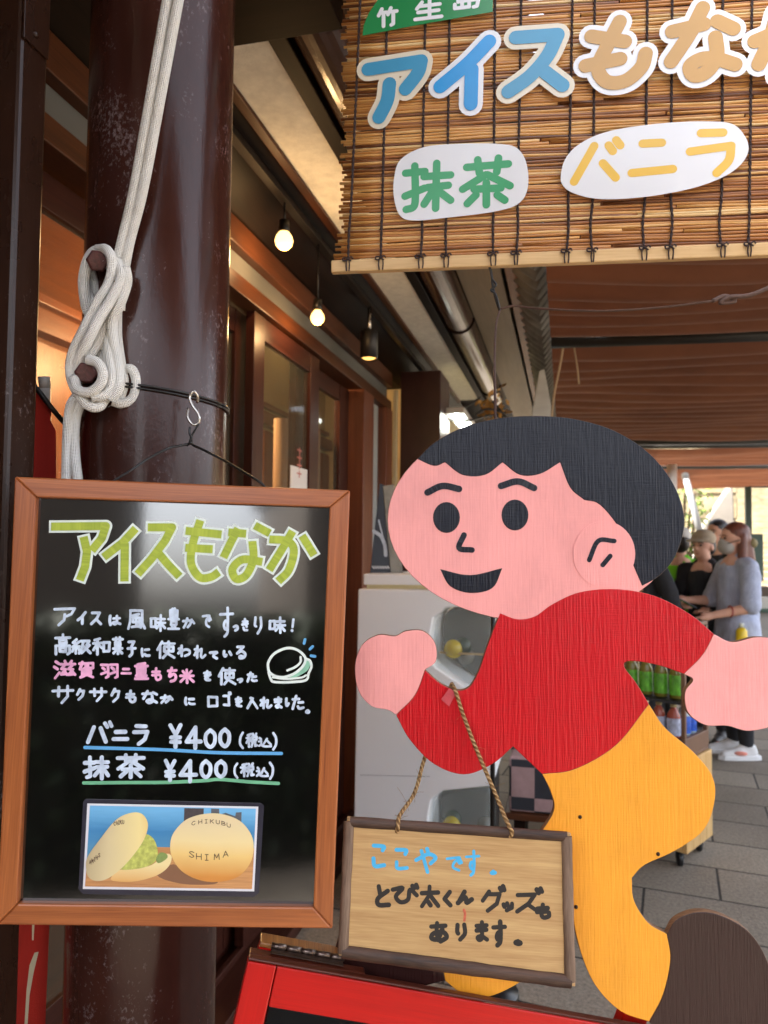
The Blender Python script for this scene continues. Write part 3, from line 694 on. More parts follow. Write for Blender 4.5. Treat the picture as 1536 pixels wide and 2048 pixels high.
# dark post box, far shop wall, lamp
pa = aty(800, 900, 4.72).x; pb = aty(880, 900, 4.72).x
q = MB(); q.box((pa, 4.72, 0), (pb, 5.1, 2.63)); q.box((pa+.05, 4.712, 1.75), (pa+.12, 4.72, 2.05)); q.box((pa+.20, 4.712, 1.8), (pa+.27, 4.72, 2.1))
tag(q.build('boxed_pillar', glossmetal('dark maroon boxed pillar', S(62, 34, 30), .3, dth=.8), bevel=.004), 'dark maroon boxed pillar at the end of the glass doors', 'pillar')
q = MB(); q.box((-1.075, 4.662, 0), (-1.05, 4.70, 2.5)); tag(q.build('corner_strip', M_cream, bevel=.003), 'thin cream strip between the door post and the dark pillar', 'strip')
q = MB(); q.box((-1.3, 5.15, 0), (-.98, 10.5, 2.62)); tag(q.build('far_shop_wall', M_cream), 'pale cream wall of the next shop past the dark pillar', 'wall')
p = atz(922, 850, 2.35); t = thing('tube_lamp', 'lit white tube lamp past the dark pillar', 'lamp', p)
q = MB(); q.box(p+V((-.06, -.3, .03)), p+V((.06, .35, .07))); q.build('lamp_housing', mat('white lamp metal', S(220, 220, 216), .4), t)
q = MB(); q.tube([p+V((0, -.28, .01)), p+V((0, .33, .01))], .017, 10); q.build('tube', lamp('lit tube', (.95, 1, .9, 1), 5), t)
q = MB()
for a in (((881, 838, 5), (930, 815, 5.2), (960, 795, 5.3)), ((881, 835, 5.1), (930, 842, 5.2), (985, 830, 5.4), (1000, 838, 5.4)), ((950, 830, 5.3), (975, 818, 5.3), (1010, 826, 5.4)), ((985, 802, 5.4), (1000, 820, 5.4), (1012, 836, 5.4))):
    q.tube(pxpath(a), .008, 6)
tag(q.build('tangled_cable', M_black), 'tangled black cables at the end of the gutter', 'cable')
q = MB(); random.seed(5); pc = atd(985, 818, 5.5)
for _ in range(90):
    p = pc+V((random.gauss(0, .05), random.gauss(0, .08), random.gauss(0, .05))); a = V((random.gauss(0, 1), random.gauss(0, 1), random.gauss(0, 1))).normalized(); b_ = a.orthogonal(); l = .03
    q.face([p-a*l, p+b_*l*.4, p+a*l, p-b_*l*.4])
tag(q.build('dried_leaves', mat('ochre leaves', S(190, 140, 60), .7, .4, (20, 20, 20))), 'ochre dried leaves bunched below the gutter end', 'leaves')
HP = Plane((1062, 835, 4.2), (1105, 835, 4.2), (1080, 740, 4.2)); q = MB()
q.slab(HP, [(1079, 742), (1088, 739), (1096, 780), (1106, 838), (1106, 900), (1056, 900), (1062, 838)], -.01, .01)
tag(q.build('white_placard', mat('weathered white board', S(204, 206, 202), .7, .12, (6, 6, 20)), bevel=.002), 'weathered white pointed board below the eave tiles', 'board')
# counter in the distance on the right
p = aty(1500, 1200, 8.3); t = thing('grey_counter', 'pale grey counter behind the woman at the far right edge', 'counter', (p.x+.7, 8.5, 0))
q = MB(); q.box((p.x, 8.3, .86), (p.x+1.6, 9.0, .9)); q.build('top', mat('green edged counter top', S(70, 92, 78), .5), t, .004)
q = MB(); q.box((p.x+.05, 8.36, .0), (p.x+1.5, 8.95, .86)); q.build('front', mat('grey counter front', S(168, 164, 158), .7, .1), t, .004)
q = MB(); q.box((p.x+.02, 8.35, .9), (p.x+.28, 8.7, 1.02)); tag(q.build('carton', mat('white carton', S(204, 200, 190), .7, .08), bevel=.004), 'lower pale carton on the grey counter', 'carton')
q = MB(); q.box((p.x-.02+.03, 8.37, 1.02), (p.x+.22, 8.65, 1.12)); tag(q.build('carton', mat('dark carton', S(92, 78, 66), .7, .08), bevel=.004), 'brown carton stacked on the pale carton', 'carton')
# ------------------------------------------------------------------ chalk menu board
CB = Plane((35, 955, 1.0), (700, 985, 1.03), (0, 1843, .95))
cb = thing('menu_board', 'black menu board with brown wood frame, marker lettering and a photo print', 'menu board', CB.pt(350, 1840))
OC = [(35, 955), (700, 982), (665, 1851), (0, 1843)]; IC = [(78, 996), (659, 1016), (627, 1808), (41, 1801)]
M_frame = wood('reddish frame wood', S(140, 74, 36), S(184, 108, 56), .34, (2.5, 90, 1), coat=.1, bmp=.12, dark=S(108, 54, 26))
for i in range(4):
    j = (i+1) % 4; q = MB(); q.slab(CB, [OC[i], OC[j], IC[j], IC[i]], -.012, .010, rot=(i % 2 == 1)); q.build('frame_rail', M_frame, cb, .0022)
def boardmat():
    m, t, b = new_mat('glossy black board')
    f = noise(t, coords(t, 'UV', (9, 9, 1))); t.links.new(ramp(t, f, [(.3, S(2, 2, 2.2)), (.7, S(4, 4, 4.3))]), b.inputs['Base Color'])
    b.inputs['Roughness'].default_value = .09; b.inputs['Specular IOR Level'].default_value = 1; b.inputs['Coat Weight'].default_value = 1; b.inputs['Coat Roughness'].default_value = .06; b.inputs['Coat IOR'].default_value = 2.0; bump(t, b, noise(t, coords(t, 'UV', (230, 230, 1)), 1, 2), .025, .001); return m
q = MB(); q.slab(CB, [(70, 990), (665, 1008), (633, 1816), (36, 1808)], -.010, .0); q.build('board_panel', boardmat(), cb)
M_chalk = mat('pale blue white marker', S(200, 215, 236), .6, .24, (70, 70, 70)); M_pink = mat('pink marker', S(234, 170, 206), .6, .18, (70, 70, 70))
M_lime = wood('lime marker', S(136, 158, 30), S(186, 202, 64), .5, (40, 200, 1), bmp=0); M_white = mat('white marker', S(226, 238, 232), .6, .05, (50, 50, 50))
M_blue = mat('blue marker', S(96, 172, 226), .6, .06, (50, 50, 50)); M_green = mat('green marker', S(112, 184, 142), .6, .08, (50, 50, 50))
T = .3776; tl = [
 [(0, [(60, 88), (350, 85), (328, 150), (275, 215)]), (0, [(232, 142), (250, 220), (240, 300), (212, 372)])],
 [(0, [(508, 98), (440, 172), (338, 250)]), (0, [(450, 175), (448, 378)])],
 [(0, [(572, 92), (700, 92), (662, 165), (590, 260), (518, 340)]), (0, [(628, 228), (680, 290), (740, 352)])],
 [(1, [(850, 55), (812, 170), (800, 280), (845, 355), (905, 355), (948, 328)]), (0, [(772, 110), (962, 130)]), (0, [(770, 200), (915, 208)])],
 [(0, [(998, 118), (1092, 126)]), (0, [(1050, 98), (1012, 170), (972, 252)]), (0, [(1138, 82), (1218, 124)]), (1, [(1125, 165), (1130, 262), (1092, 345), (1040, 365), (1020, 312), (1075, 262), (1178, 275)])],
 [(1, [(1215, 155), (1310, 165), (1345, 215), (1318, 318), (1262, 378)]), (0, [(1338, 112), (1280, 212), (1214, 318)]), (0, [(1388, 136), (1452, 240)])]]
qw, ql = Ink(CB, .0002, 0, True), Ink(CB, .0009, 0, True)
for gl in tl:
    qw.k = ql.k = 0
    for sm, pts in gl:
        P = [(80+x*T, 1020+y*T) for x, y in pts]; ql.stroke(P, 16, sm); e_ = lambda a, b: (a[0]+(a[0]-b[0])/max(1, math.dist(a, b))*4.5, a[1]+(a[1]-b[1])/max(1, math.dist(a, b))*4.5)
        qw.stroke([e_(P[0], P[1])]+P[1:-1]+[e_(P[-1], P[-2])], 25, sm)
o = qw.build('title_outline', M_white, cb); ql.build('title_lettering', M_lime, o)
q = Ink(CB, .0003, .5); A = .1823; B = .1953
q.line([('ア', 80, 110, 360, 350), ('イ', 340, 170, 470, 330), ('ス', 485, 165, 640, 340), ('は', 680, 205, 850, 345), ('風', 890, 140, 1115, 390), ('味', 1140, 190, 1335, 410), ('豊', 1335, 135, 1490, 390),
        ('高', 85, 420, 310, 670), ('級', 270, 470, 520, 655), ('和', 510, 455, 730, 665), ('菓', 730, 450, 870, 660), ('子', 890, 480, 1010, 690), ('に', 1040, 565, 1165, 690), ('使', 1215, 490, 1440, 710),
        ('サ', 65, 980, 330, 1200), ('ク', 330, 1015, 450, 1165), ('サ', 475, 1005, 690, 1180), ('ク', 705, 1015, 840, 1185), ('も', 870, 1035, 1020, 1195), ('な', 1050, 1040, 1250, 1205), ('か', 1255, 1080, 1415, 1200)], 5.4, A, 90, 1190)
q.line([('か', 15, 215, 165, 350), ('で', 215, 180, 330, 350), ('す', 390, 110, 560, 445), ('っ', 535, 275, 610, 380), ('き', 620, 230, 715, 380), ('り', 735, 200, 865, 410), ('味', 900, 205, 1090, 405), ('！', 1110, 235, 1200, 385),
        ('わ', -35, 505, 120, 640), ('れ', 130, 505, 275, 660), ('て', 290, 565, 400, 665), ('い', 425, 550, 545, 650), ('る', 555, 505, 690, 665),
        ('を', 225, 765, 330, 890), ('使', 380, 735, 580, 930), ('っ', 575, 830, 655, 905), ('た', 670, 780, 800, 900),
        ('に', 35, 1035, 165, 1140), ('ロ', 265, 1020, 405, 1160), ('ゴ', 430, 985, 530, 1150), ('を', 550, 1035, 645, 1155), ('入', 675, 1035, 810, 1175), ('れ', 810, 1035, 950, 1170), ('ま', 950, 1035, 1060, 1170), ('し', 1065, 1045, 1130, 1150), ('た', 1130, 1020, 1280, 1185), ('。', 1270, 1145, 1345, 1220)], 5.4, B, 360, 1190)
q.build('body_lettering', M_chalk, cb)
q = Ink(CB, .0003, .5)
q.line([('滋', 85, 705, 350, 930), ('賀', 360, 720, 555, 920), ('羽', 590, 735, 820, 925), ('ニ', 825, 785, 955, 885), ('重', 970, 730, 1145, 935), ('も', 1155, 785, 1300, 955), ('ち', 1330, 785, 1460, 965)], 5.4, A, 90, 1190)
q.line([('米', -15, 750, 158, 915)], 5.4, B, 360, 1190); q.build('pink_lettering', M_pink, cb)
q = Ink(CB, .0003, .4); Cc = .2995
q.line([('バ', 100, 65, 295, 235), ('ニ', 275, 118, 400, 217), ('ラ', 412, 85, 537, 240), ('¥', 650, 85, 760, 262), ('4', 760, 100, 890, 268), ('0', 885, 118, 988, 264), ('0', 985, 113, 1082, 258),
        ('抹', 82, 298, 272, 472), ('茶', 300, 283, 512, 468), ('¥', 618, 322, 718, 484), ('4', 718, 322, 858, 492), ('0', 858, 325, 957, 466), ('0', 958, 325, 1057, 462)], 7.6, Cc, 140, 1420)
q.line([('(', 1122, 142, 1168, 264), ('税', 1168, 148, 1258, 255), ('込', 1252, 175, 1352, 252), (')', 1345, 145, 1392, 272), ('(', 1085, 347, 1132, 462), ('税', 1132, 348, 1236, 450), ('込', 1238, 372, 1332, 450), (')', 1322, 343, 1368, 467)], 4.6, Cc, 140, 1420)
q.build('price_lettering', M_chalk, cb)
q = Ink(CB, .00025); q.stroke([(140+x*Cc, 1420+y*Cc) for x, y in ((100, 250), (620, 265), (1000, 285), (1412, 290))], 6.4, True); q.build('blue_underline', M_blue, cb)
q = Ink(CB, .00025); q.stroke([(140+x*Cc, 1420+y*Cc) for x, y in ((92, 487), (400, 484), (640, 483), (900, 471), (1000, 463), (1200, 480), (1392, 490))], 6.4, True); q.build('green_underline', M_green, cb)
z3 = lambda L: [(360+x*B, 1190+y*B) for x, y in L]
q = Ink(CB, .0006)
q.stroke(z3([(905, 765), (905, 690), (960, 605), (1060, 552), (1150, 545), (1230, 580), (1283, 645), (1265, 720), (1185, 795), (1080, 838), (990, 835), (925, 800), (905, 765)]), 5.2, True)
q.stroke(z3([(908, 790), (930, 860), (970, 890), (1150, 890), (1290, 870), (1318, 800), (1345, 735), (1332, 675), (1297, 655)]), 5, True)
q.stroke(z3([(950, 842), (1080, 858), (1240, 845), (1290, 822)]), 4, True); q.stroke(z3([(1235, 635), (1232, 690), (1175, 740), (1100, 772)]), 4.6, True)
o = q.build('wafer_drawing', M_white, cb)
q = Ink(CB, .0003); q.stroke(z3([(1312, 690), (1290, 750), (1215, 800), (1140, 832)]), 10, True); q.build('green_shading', mat('green white marker', S(140, 196, 168), .6, .2, (60, 60, 60)), o)
q = Ink(CB, .0003)
for L in ([(1280, 455), (1271, 495)], [(1358, 527), (1330, 553)], [(1342, 622), (1383, 628)]): q.stroke(z3(L), 5.5)
q.build('spark_strokes', M_blue, o)
# laminated photo print, flat on the board
def pz(L): return [(140+x*.2734, 1580+y*.2734) for x, y in L]
def grad(name, axis, lo, hi, stops, sc=(10, 10, 1)):
    """a printed colour wash: fixed ink on flat paper"""
    m, t, b = new_mat(name); uv = coords(t, 'UV', (1, 1, 1)); s = N(t, 'ShaderNodeSeparateXYZ'); t.links.new(uv, s.inputs[0])
    r = N(t, 'ShaderNodeMapRange'); r.inputs[1].default_value = lo; r.inputs[2].default_value = hi; t.links.new(s.outputs[axis], r.inputs[0])
    n = noise(t, coords(t, 'UV', sc), 1, 3); a = N(t, 'ShaderNodeMath', operation='MULTIPLY_ADD'); a.inputs[1].default_value = .25
    t.links.new(n, a.inputs[0]); t.links.new(r.outputs[0], a.inputs[2]); c = ramp(t, a.outputs[0], stops); t.links.new(c, b.inputs['Base Color']); b.inputs['Roughness'].default_value = .3; return m
lam = MB(); lam.slab(CB, pz([(115, 65), (1400, 96), (1420, 112), (1382, 752), (1345, 781), (98, 760), (63, 724), (97, 88)]), .0002, .0006)
lm = lam.build('laminated_photo', mat('dark clear film margin', S(56, 54, 64), .15, .15, (20, 20, 20)), cb)
y_top = CB.uv(300, 1610)[1]; y_bot = CB.uv(300, 1775)[1]; xa, xb = CB.uv(165, 1700)[0], CB.uv(520, 1700)[0]
def pr(name, pts, m, off, smooth=False):
    q = MB(); P = cr2(pz(pts), 5) if smooth else pz(pts); q.slab(CB, P, off-.00006, off); return q.build(name, m, lm)
pr('white_border', [(128, 97), (1378, 120), (1348, 740), (95, 722)], mat('photo paper', S(226, 226, 232), .4, .03), .0008)
pr('printed_lake', [(148, 112), (1360, 135), (1346, 440), (125, 500)], grad('lake print', 1, y_bot+.05, y_top, [(.1, S(88, 150, 190)), (.5, S(70, 138, 190)), (1, S(120, 188, 232))], (20, 160, 1)), .0010)
pr('printed_table', [(122, 560), (640, 415), (1348, 424), (1332, 722), (112, 703)], wood('table print', S(176, 120, 76), S(216, 160, 104), .3, (4, 120, 1), bmp=0), .0012)
pr('printed_pillar', [(838, 130), (980, 133), (976, 240), (834, 240)], mat('pillar print', S(80, 72, 74), .3, .2, (200, 200, 200)), .0013)
pr('printed_town', [(1034, 134), (1092, 136), (1094, 178), (1140, 165), (1210, 190), (1215, 162), (1256, 160), (1254, 235), (1034, 200)], mat('town print', S(96, 98, 104), .3, .3, (150, 150, 150)), .0013)
pr('printed_shadow', [(640, 620), (760, 540), (900, 640), (1080, 670), (1000, 690), (800, 680)], mat('table shade print', S(140, 100, 74), .3, .1), .00135, True)
pr('printed_dish', [(300, 650), (360, 585), (480, 570), (600, 545), (690, 470), (735, 470), (745, 500), (720, 560), (640, 620), (500, 662), (380, 668)], grad('dish print', 1, y_bot, y_bot+.05, [(.15, S(226, 160, 78)), (.7, S(246, 226, 166))]), .0015, True)
pr('printed_ice_cream', [(370, 575), (440, 500), (500, 400), (552, 322), (610, 350), (640, 420), (640, 490), (600, 540), (500, 572)], mat('ice cream print', S(196, 200, 104), .3, .3, (160, 160, 160)), .0017, True)
pr('printed_cream_edge', [(630, 500), (660, 455), (705, 462), (715, 490), (680, 520), (645, 530)], mat('green shade print', S(140, 160, 92), .3, .15, (100, 100, 100)), .0017, True)
pr('printed_lid', [(122, 580), (130, 490), (220, 360), (340, 215), (450, 163), (530, 172), (572, 240), (556, 330), (500, 430), (390, 560), (285, 640), (205, 662), (145, 640)], grad('lid print', 0, xa, xa+.1, [(.12, S(176, 158, 122)), (.45, S(222, 204, 158)), (.8, S(248, 228, 160)), (1.0, S(240, 200, 120))]), .0019, True)
pr('printed_wafer', [(735, 400), (760, 310), (850, 215), (980, 172), (1110, 172), (1240, 220), (1320, 310), (1345, 410), (1320, 530), (1230, 630), (1090, 668), (950, 655), (820, 590), (750, 490)], grad('wafer print', 1, y_bot+.008, y_top-.012, [(.2, S(216, 146, 70)), (.5, S(242, 206, 130)), (.72, S(244, 222, 164)), (1, S(236, 216, 170))]), .0019, True)
q = Ink(CB, .0022)
for ch, x, y, a in (('C', 905, 245, -22), ('H', 955, 233, -14), ('I', 998, 227, -6), ('K', 1040, 225, 2), ('U', 1083, 228, 10), ('B', 1123, 236, 16), ('U', 1162, 248, 22)):
    q.glyph(ch, *pz([(x-15, y-14)])[0], *pz([(x+15, y+14)])[0], 1.2, shear=math.tan(math.radians(a)))
for ch, x, y, a in (('S', 892, 463, 10), ('H', 945, 480, 6), ('I', 1002, 488, 2), ('M', 1075, 485, -4), ('A', 1140, 468, -12)):
    q.glyph(ch, *pz([(x-22, y-22)])[0], *pz([(x+22, y+22)])[0], 1.4, shear=math.tan(math.radians(a)))
for ch, x, y in (('S', 218, 470), ('H', 200, 487), ('I', 184, 500), ('M', 168, 512), ('A', 152, 520), ('C', 330, 240), ('H', 348, 236), ('I', 362, 232), ('K', 376, 228), ('U', 392, 228)):
    q.glyph(ch, *pz([(x-7, y-14)])[0], *pz([(x+7, y+14)])[0], 1.1, shear=.3)
q.build('printed_lettering', mat('brown ink', S(92, 66, 50), .5, .1), lm)

# wires, hook
HW = lambda L, n=6: pxpath([(x*.3255, 480+y*.3255, d) for x, y, d in L], n)
q = MB(); th0 = math.atan2(-CY, -CX)
zt1, zt2 = atd(285, 762, 1.13).z, atd(452, 812, 1.2).z
for dz in (0, .006):
    ring = []
    for k in range(49):
        a = 2*math.pi*k/48; x_, y_ = CX+(CR+.003)*math.cos(a), CY+(CR+.003)*math.sin(a)
        lat = (V((x_, y_, 0))-V((CX, CY, 0))).dot(rt)/CR
        ring.append((x_, y_, (zt1+zt2)/2+(zt2-zt1)*.5*lat+dz*.8))
    q.tube(ring, .0019, 6)
tag(q.build('wire_loop', M_black), 'black coated wire looped twice round the maroon column', 'wire')
q = MB(); q.tube(HW([(1213, 1000, 1.118), (1212, 955, 1.112), (1190, 930, 1.108), (1166, 965, 1.108), (1185, 1020, 1.106), (1222, 1075, 1.104), (1216, 1128, 1.104), (1180, 1130, 1.104), (1153, 1085, 1.106), (1156, 1035, 1.11)]), .0021, 8)
tag(q.build('s_hook', M_steel), 'shiny steel S shaped hook on the black wire', 'hook')
q = MB(); q.tube(HW([(1222, 1128, 1.10), (1185, 1190, 1.10), (1172, 1215, 1.10), (1180, 1235, 1.10), (1168, 1252, 1.10)]), .0016, 6); q.tube(HW([(1166, 1150, 1.10), (1165, 1190, 1.098), (1178, 1215, 1.098), (1166, 1235, 1.098), (1175, 1252, 1.1)]), .0016, 6)
q.tube(HW([(1168, 1252, 1.10), (1100, 1265, 1.09), (1030, 1282, 1.07), (900, 1350, 1.05), (800, 1418, 1.03), (700, 1480, 1.02), (660, 1530, 1.025)]), .0019, 6)
q.tube(HW([(1150, 1262, 1.10), (1170, 1245, 1.096), (1190, 1262, 1.1), (1250, 1290, 1.08), (1370, 1350, 1.07), (1470, 1410, 1.055), (1600, 1490, 1.04), (1640, 1540, 1.045)]), .0019, 6)
tag(q.build('hanging_wire', M_black), 'black twisted wire from which the menu board hangs', 'wire')

# ------------------------------------------------------------------ rope
def ropemat():
    m, t, b = new_mat('braided white rope'); tc = N(t, 'ShaderNodeTexCoord'); sp = N(t, 'ShaderNodeSeparateXYZ'); t.links.new(tc.outputs['UV'], sp.inputs[0])
    hs = []
    for sg in (1, -1):
        a = N(t, 'ShaderNodeMath', operation='MULTIPLY'); a.inputs[1].default_value = 230; t.links.new(sp.outputs[0], a.inputs[0])
        c = N(t, 'ShaderNodeMath', operation='MULTIPLY_ADD'); c.inputs[1].default_value = sg*9; t.links.new(sp.outputs[1], c.inputs[0]); t.links.new(a.outputs[0], c.inputs[2])
        d = N(t, 'ShaderNodeMath', operation='MULTIPLY'); d.inputs[1].default_value = 2*math.pi; t.links.new(c.outputs[0], d.inputs[0])
        e = N(t, 'ShaderNodeMath', operation='SINE'); t.links.new(d.outputs[0], e.inputs[0]); hs.append(e.outputs[0])
    mx = N(t, 'ShaderNodeMath', operation='MULTIPLY'); t.links.new(hs[0], mx.inputs[0]); t.links.new(hs[1], mx.inputs[1])
    n = noise(t, coords(t, 'Object', (30, 30, 30)), 1, 3)
    ad = N(t, 'ShaderNodeMath', operation='MULTIPLY_ADD'); ad.inputs[1].default_value = .22; t.links.new(mx.outputs[0], ad.inputs[0]); t.links.new(n, ad.inputs[2])
    t.links.new(ramp(t, ad.outputs[0], [(.12, S(206, 201, 190)), (.3, S(246, 243, 234)), (.7, S(253, 252, 247))]), b.inputs['Base Color']); b.inputs['Roughness'].default_value = .9
    bump(t, b, mx.outputs[0], .7, .002); return m
RP = MB(); RR = .0074
def rope(pts, r=RR, z=True): RP.tube(HW(pts, 8) if z else pxpath(pts, 8), r, 12)
rope([(345, -60, 1.06), (300, 200, 1.08), (268, 380, 1.10), (240, 500, 1.115), (228, 580, 1.125)], z=False)
rope([(368, -60, 1.06), (320, 200, 1.08), (286, 380, 1.10), (258, 490, 1.115), (245, 570, 1.12), (240, 620, 1.125)], z=False)
rope([(640, 150, 1.12), (600, 70, 1.125), (545, 120, 1.13), (515, 250, 1.13), (530, 400, 1.13), (560, 470, 1.135)], .0085)
rope([(560, 200, 1.15), (585, 300, 1.15), (570, 420, 1.15), (560, 520, 1.15)])
rope([(600, 58, 1.125), (655, 60, 1.108), (688, 130, 1.10), (670, 260, 1.10), (590, 400, 1.095), (510, 560, 1.095), (445, 700, 1.10), (432, 820, 1.105), (470, 930, 1.105), (540, 1010, 1.105)])
rope([(720, 130, 1.11), (745, 220, 1.10), (690, 350, 1.095), (610, 480, 1.09), (545, 610, 1.09), (490, 720, 1.10), (455, 850, 1.11)])
rope([(770, 170, 1.105), (780, 260, 1.105), (735, 400, 1.105), (690, 500, 1.11), (700, 620, 1.115), (725, 760, 1.11), (730, 900, 1.10), (680, 985, 1.10)])
rope([(745, 200, 1.13), (725, 420, 1.13), (728, 600, 1.13), (745, 760, 1.125), (765, 880, 1.125), (740, 985, 1.125)])
rope([(640, 470, 1.125), (660, 600, 1.12), (680, 740, 1.11), (690, 860, 1.10), (650, 950, 1.095), (560, 965, 1.09)])
rope([(610, 590, 1.135), (615, 680, 1.13), (640, 780, 1.12), (650, 880, 1.105), (600, 960, 1.10)])
rope([(760, 790, 1.13), (815, 800, 1.125), (838, 880, 1.125), (815, 970, 1.125), (750, 1005, 1.12), (690, 990, 1.115)])
rope([(455, 850, 1.10), (480, 920, 1.09), (550, 935, 1.085), (612, 890, 1.085), (632, 820, 1.085), (600, 755, 1.09), (540, 735, 1.095)])
rope([(470, 900, 1.10), (510, 985, 1.095), (560, 1025, 1.095), (615, 1020, 1.1), (650, 960, 1.105)])
rope([(690, 250, 1.118), (650, 380, 1.112), (575, 520, 1.108), (520, 660, 1.108), (470, 780, 1.114), (462, 860, 1.115)])
rope([(715, 430, 1.12), (655, 520, 1.118), (600, 640, 1.118), (540, 720, 1.112), (480, 790, 1.112)])
rope([(690, 560, 1.122), (705, 680, 1.12), (715, 800, 1.112), (700, 900, 1.105), (640, 985, 1.102)])
rope([(520, 230, 1.142), (545, 330, 1.142), (585, 430, 1.13), (625, 540, 1.128), (655, 680, 1.122), (668, 800, 1.115)])
rope([(480, 950, 1.12), (435, 1020, 1.12), (418, 1150, 1.12), (412, 1300, 1.12), (408, 1480, 1.115), (405, 1600, 1.11)])
rope([(505, 985, 1.125), (468, 1080, 1.125), (456, 1200, 1.125), (462, 1340, 1.12), (478, 1480, 1.115), (480, 1600, 1.11)])
random.seed(31)
for _ in range(150):
    i = random.randrange(0, len(RP.v)-1); p = RP.v[i]; e = p+V((random.gauss(0, .004), random.gauss(-.002, .003), random.gauss(0, .004))); RP.tube([p, (p+e)/2+V((0, 0, .0008)), e], .00016, 3)
tag(RP.build('rope', ropemat()), 'thick white braided rope wrapped round two bolts of the maroon column', 'rope')

# ------------------------------------------------------------------ reed blind
BL = Plane((690, 520, 1.32), (1536, 488, 1.232), (706, 40, 1.336))
bl = thing('reed_blind', 'orange brown reed blind with ice cream lettering stuck on, hung below the canopy', 'blind', BL.pt(1100, 505))
def reedmat():
    m, t, b = new_mat('varnished reed'); ge = N(t, 'ShaderNodeNewGeometry'); n = noise(t, coords(t, 'UV', (14, 1, 1)), 1, 3)
    a = N(t, 'ShaderNodeMath', operation='MULTIPLY_ADD'); a.inputs[1].default_value = .45; a.inputs[2].default_value = -.22; t.links.new(n, a.inputs[0])
    c = N(t, 'ShaderNodeMath', operation='ADD'); t.links.new(ge.outputs['Random Per Island'], c.inputs[0]); t.links.new(a.outputs[0], c.inputs[1])
    t.links.new(ramp(t, c.outputs[0], [(.02, S(104, 60, 30)), (.22, S(160, 100, 50)), (.55, S(204, 144, 76)), (.85, S(222, 170, 100)), (1, S(234, 206, 152))]), b.inputs['Base Color'])
    b.inputs['Roughness'].default_value = .33; b.inputs['Coat Weight'].default_value = .3; return m
random.seed(21); q = MB()
a0, b0 = BL.uv(690, 520); a1 = BL.uv(1690, 482)[0]; bt = BL.uv(706, -40)[1]
bb = .002; 
def bow(a, b): return .010*math.sin(a*4.2+1)+.004*math.sin(b*9+a*2)
row = 0
while bb < bt:
    slope = random.uniform(-.004, .004); x = a0-random.uniform(-.004, .012)+.012*math.exp(-bb*30)*-1
    while x < a1:
        L = random.uniform(.25, 1.2); x2 = min(a1, x+L); r = random.uniform(.0022, .0029); yo = bb+random.uniform(-.0008, .0008)
        n = max(2, int((x2-x)/.06)); pts = []; rr = []
        for k in range(n+1):
            s_ = x+(x2-x)*k/n; pts.append(BL.at(s_, yo+slope*(s_-a0)*.5+.0009*math.sin(s_*23+row), bow(s_, yo)*.5+random.uniform(-.0004, .0004))); rr.append(r*random.uniform(.9, 1.08))
        q.tube(pts, rr, 7); x = x2+random.uniform(.0005, .004)
    row += 1; bb += random.uniform(.0047, .0056)
q.build('reeds', reedmat(), bl)
M_cord = mat('dark brown twisted cord', S(64, 50, 48), .9, .3, (300, 300, 300), bmp=.8, bs=(500, 500, 500))
q = MB(); knots = []
for x_, xt in ((698, 722), (763, 776), (842, 852), (893, 900), (986, 990), (1032, 1043), (1132, 1146), (1183, 1190), (1287, 1296), (1338, 1346), (1441, 1448), (1495, 1508), (1590, 1600)):
    ax, bx = BL.uv(x_, 500)[0], BL.uv(xt, 60)[0]; kink = random.uniform(-.004, .004)
    for ph in (0, math.pi):
        pts = []
        for k in range(170):
            s_ = k/169; b_ = -.001+s_*(bt+.001); w_ = ax+(bx-ax)*s_**.8+kink*math.exp(-((s_-.08)/.06)**2)
            pts.append(BL.at(w_+.0013*math.cos(k*.9+ph), b_, bow(w_, b_)*.5+.0036+.0008*math.sin(k*.9+ph)))
        q.tube(pts, .0014, 5)
    qk = MB(); knots.append(qk)
    # knot and loose ends over the rod
    for s_ in (-1, 1):
        e = ax+s_*random.uniform(.001, .004)
        qk.tube(cr([BL.at(ax, .002, .0055), BL.at(e, -.005, .011), BL.at(e+s_*.001, -.013, .0105), BL.at(e, -.0235, .010)]), .0012, 5)
    qk.tube(cr([BL.at(ax+.009*math.cos(a), -.003+.0035*math.sin(2*a), .0115+.001*math.sin(3*a)) for a in [k*.9 for k in range(7)]]), .0014, 5)
cs = q.build('binding_cord', M_cord, bl); [k_.build('knot', M_cord, bl) for k_ in knots]
q = MB(); e0, e1 = BL.uv(664, 530)[0], a1
q.prism([BL.at(e0, -.0025, .0085), BL.at(e1, .001, .0085), BL.at(e1, -.0215, .0085), BL.at(e0, -.024, .0085)], [BL.at(e0, -.0025, -.006), BL.at(e1, .001, -.006), BL.at(e1, -.0215, -.006), BL.at(e0, -.024, -.006)], [(0, .02), (.9, .02), (.9, 0), (0, 0)])
q.build('bottom_rod', wood('pale bamboo slat', S(206, 166, 110), S(226, 190, 136), .5, (3, 60, 1), bmp=.1), bl, .002)
Z = .5703; zb = lambda L: [(660+x*Z, y*Z) for x, y in L]
M_pap = mat('white laminated paper', S(232, 234, 238), .22, .03); M_papc = mat('cream laminated paper', S(226, 216, 194), .22, .04)
M_tq = mat('teal blue print', S(70, 152, 192), .25, .06, (9, 9, 9)); M_sky = mat('bright blue print', S(34, 152, 222), .25, .06, (9, 9, 9)); M_ochre = mat('ochre print', S(196, 152, 86), .25, .06, (9, 9, 9))
M_grn = mat('leaf green print', S(72, 166, 114), .25, .06, (9, 9, 9)); M_yel = mat('yellow print', S(238, 194, 84), .25, .05, (9, 9, 9)); M_tab = mat('green tab print', S(38, 136, 76), .25, .05, (9, 9, 9))
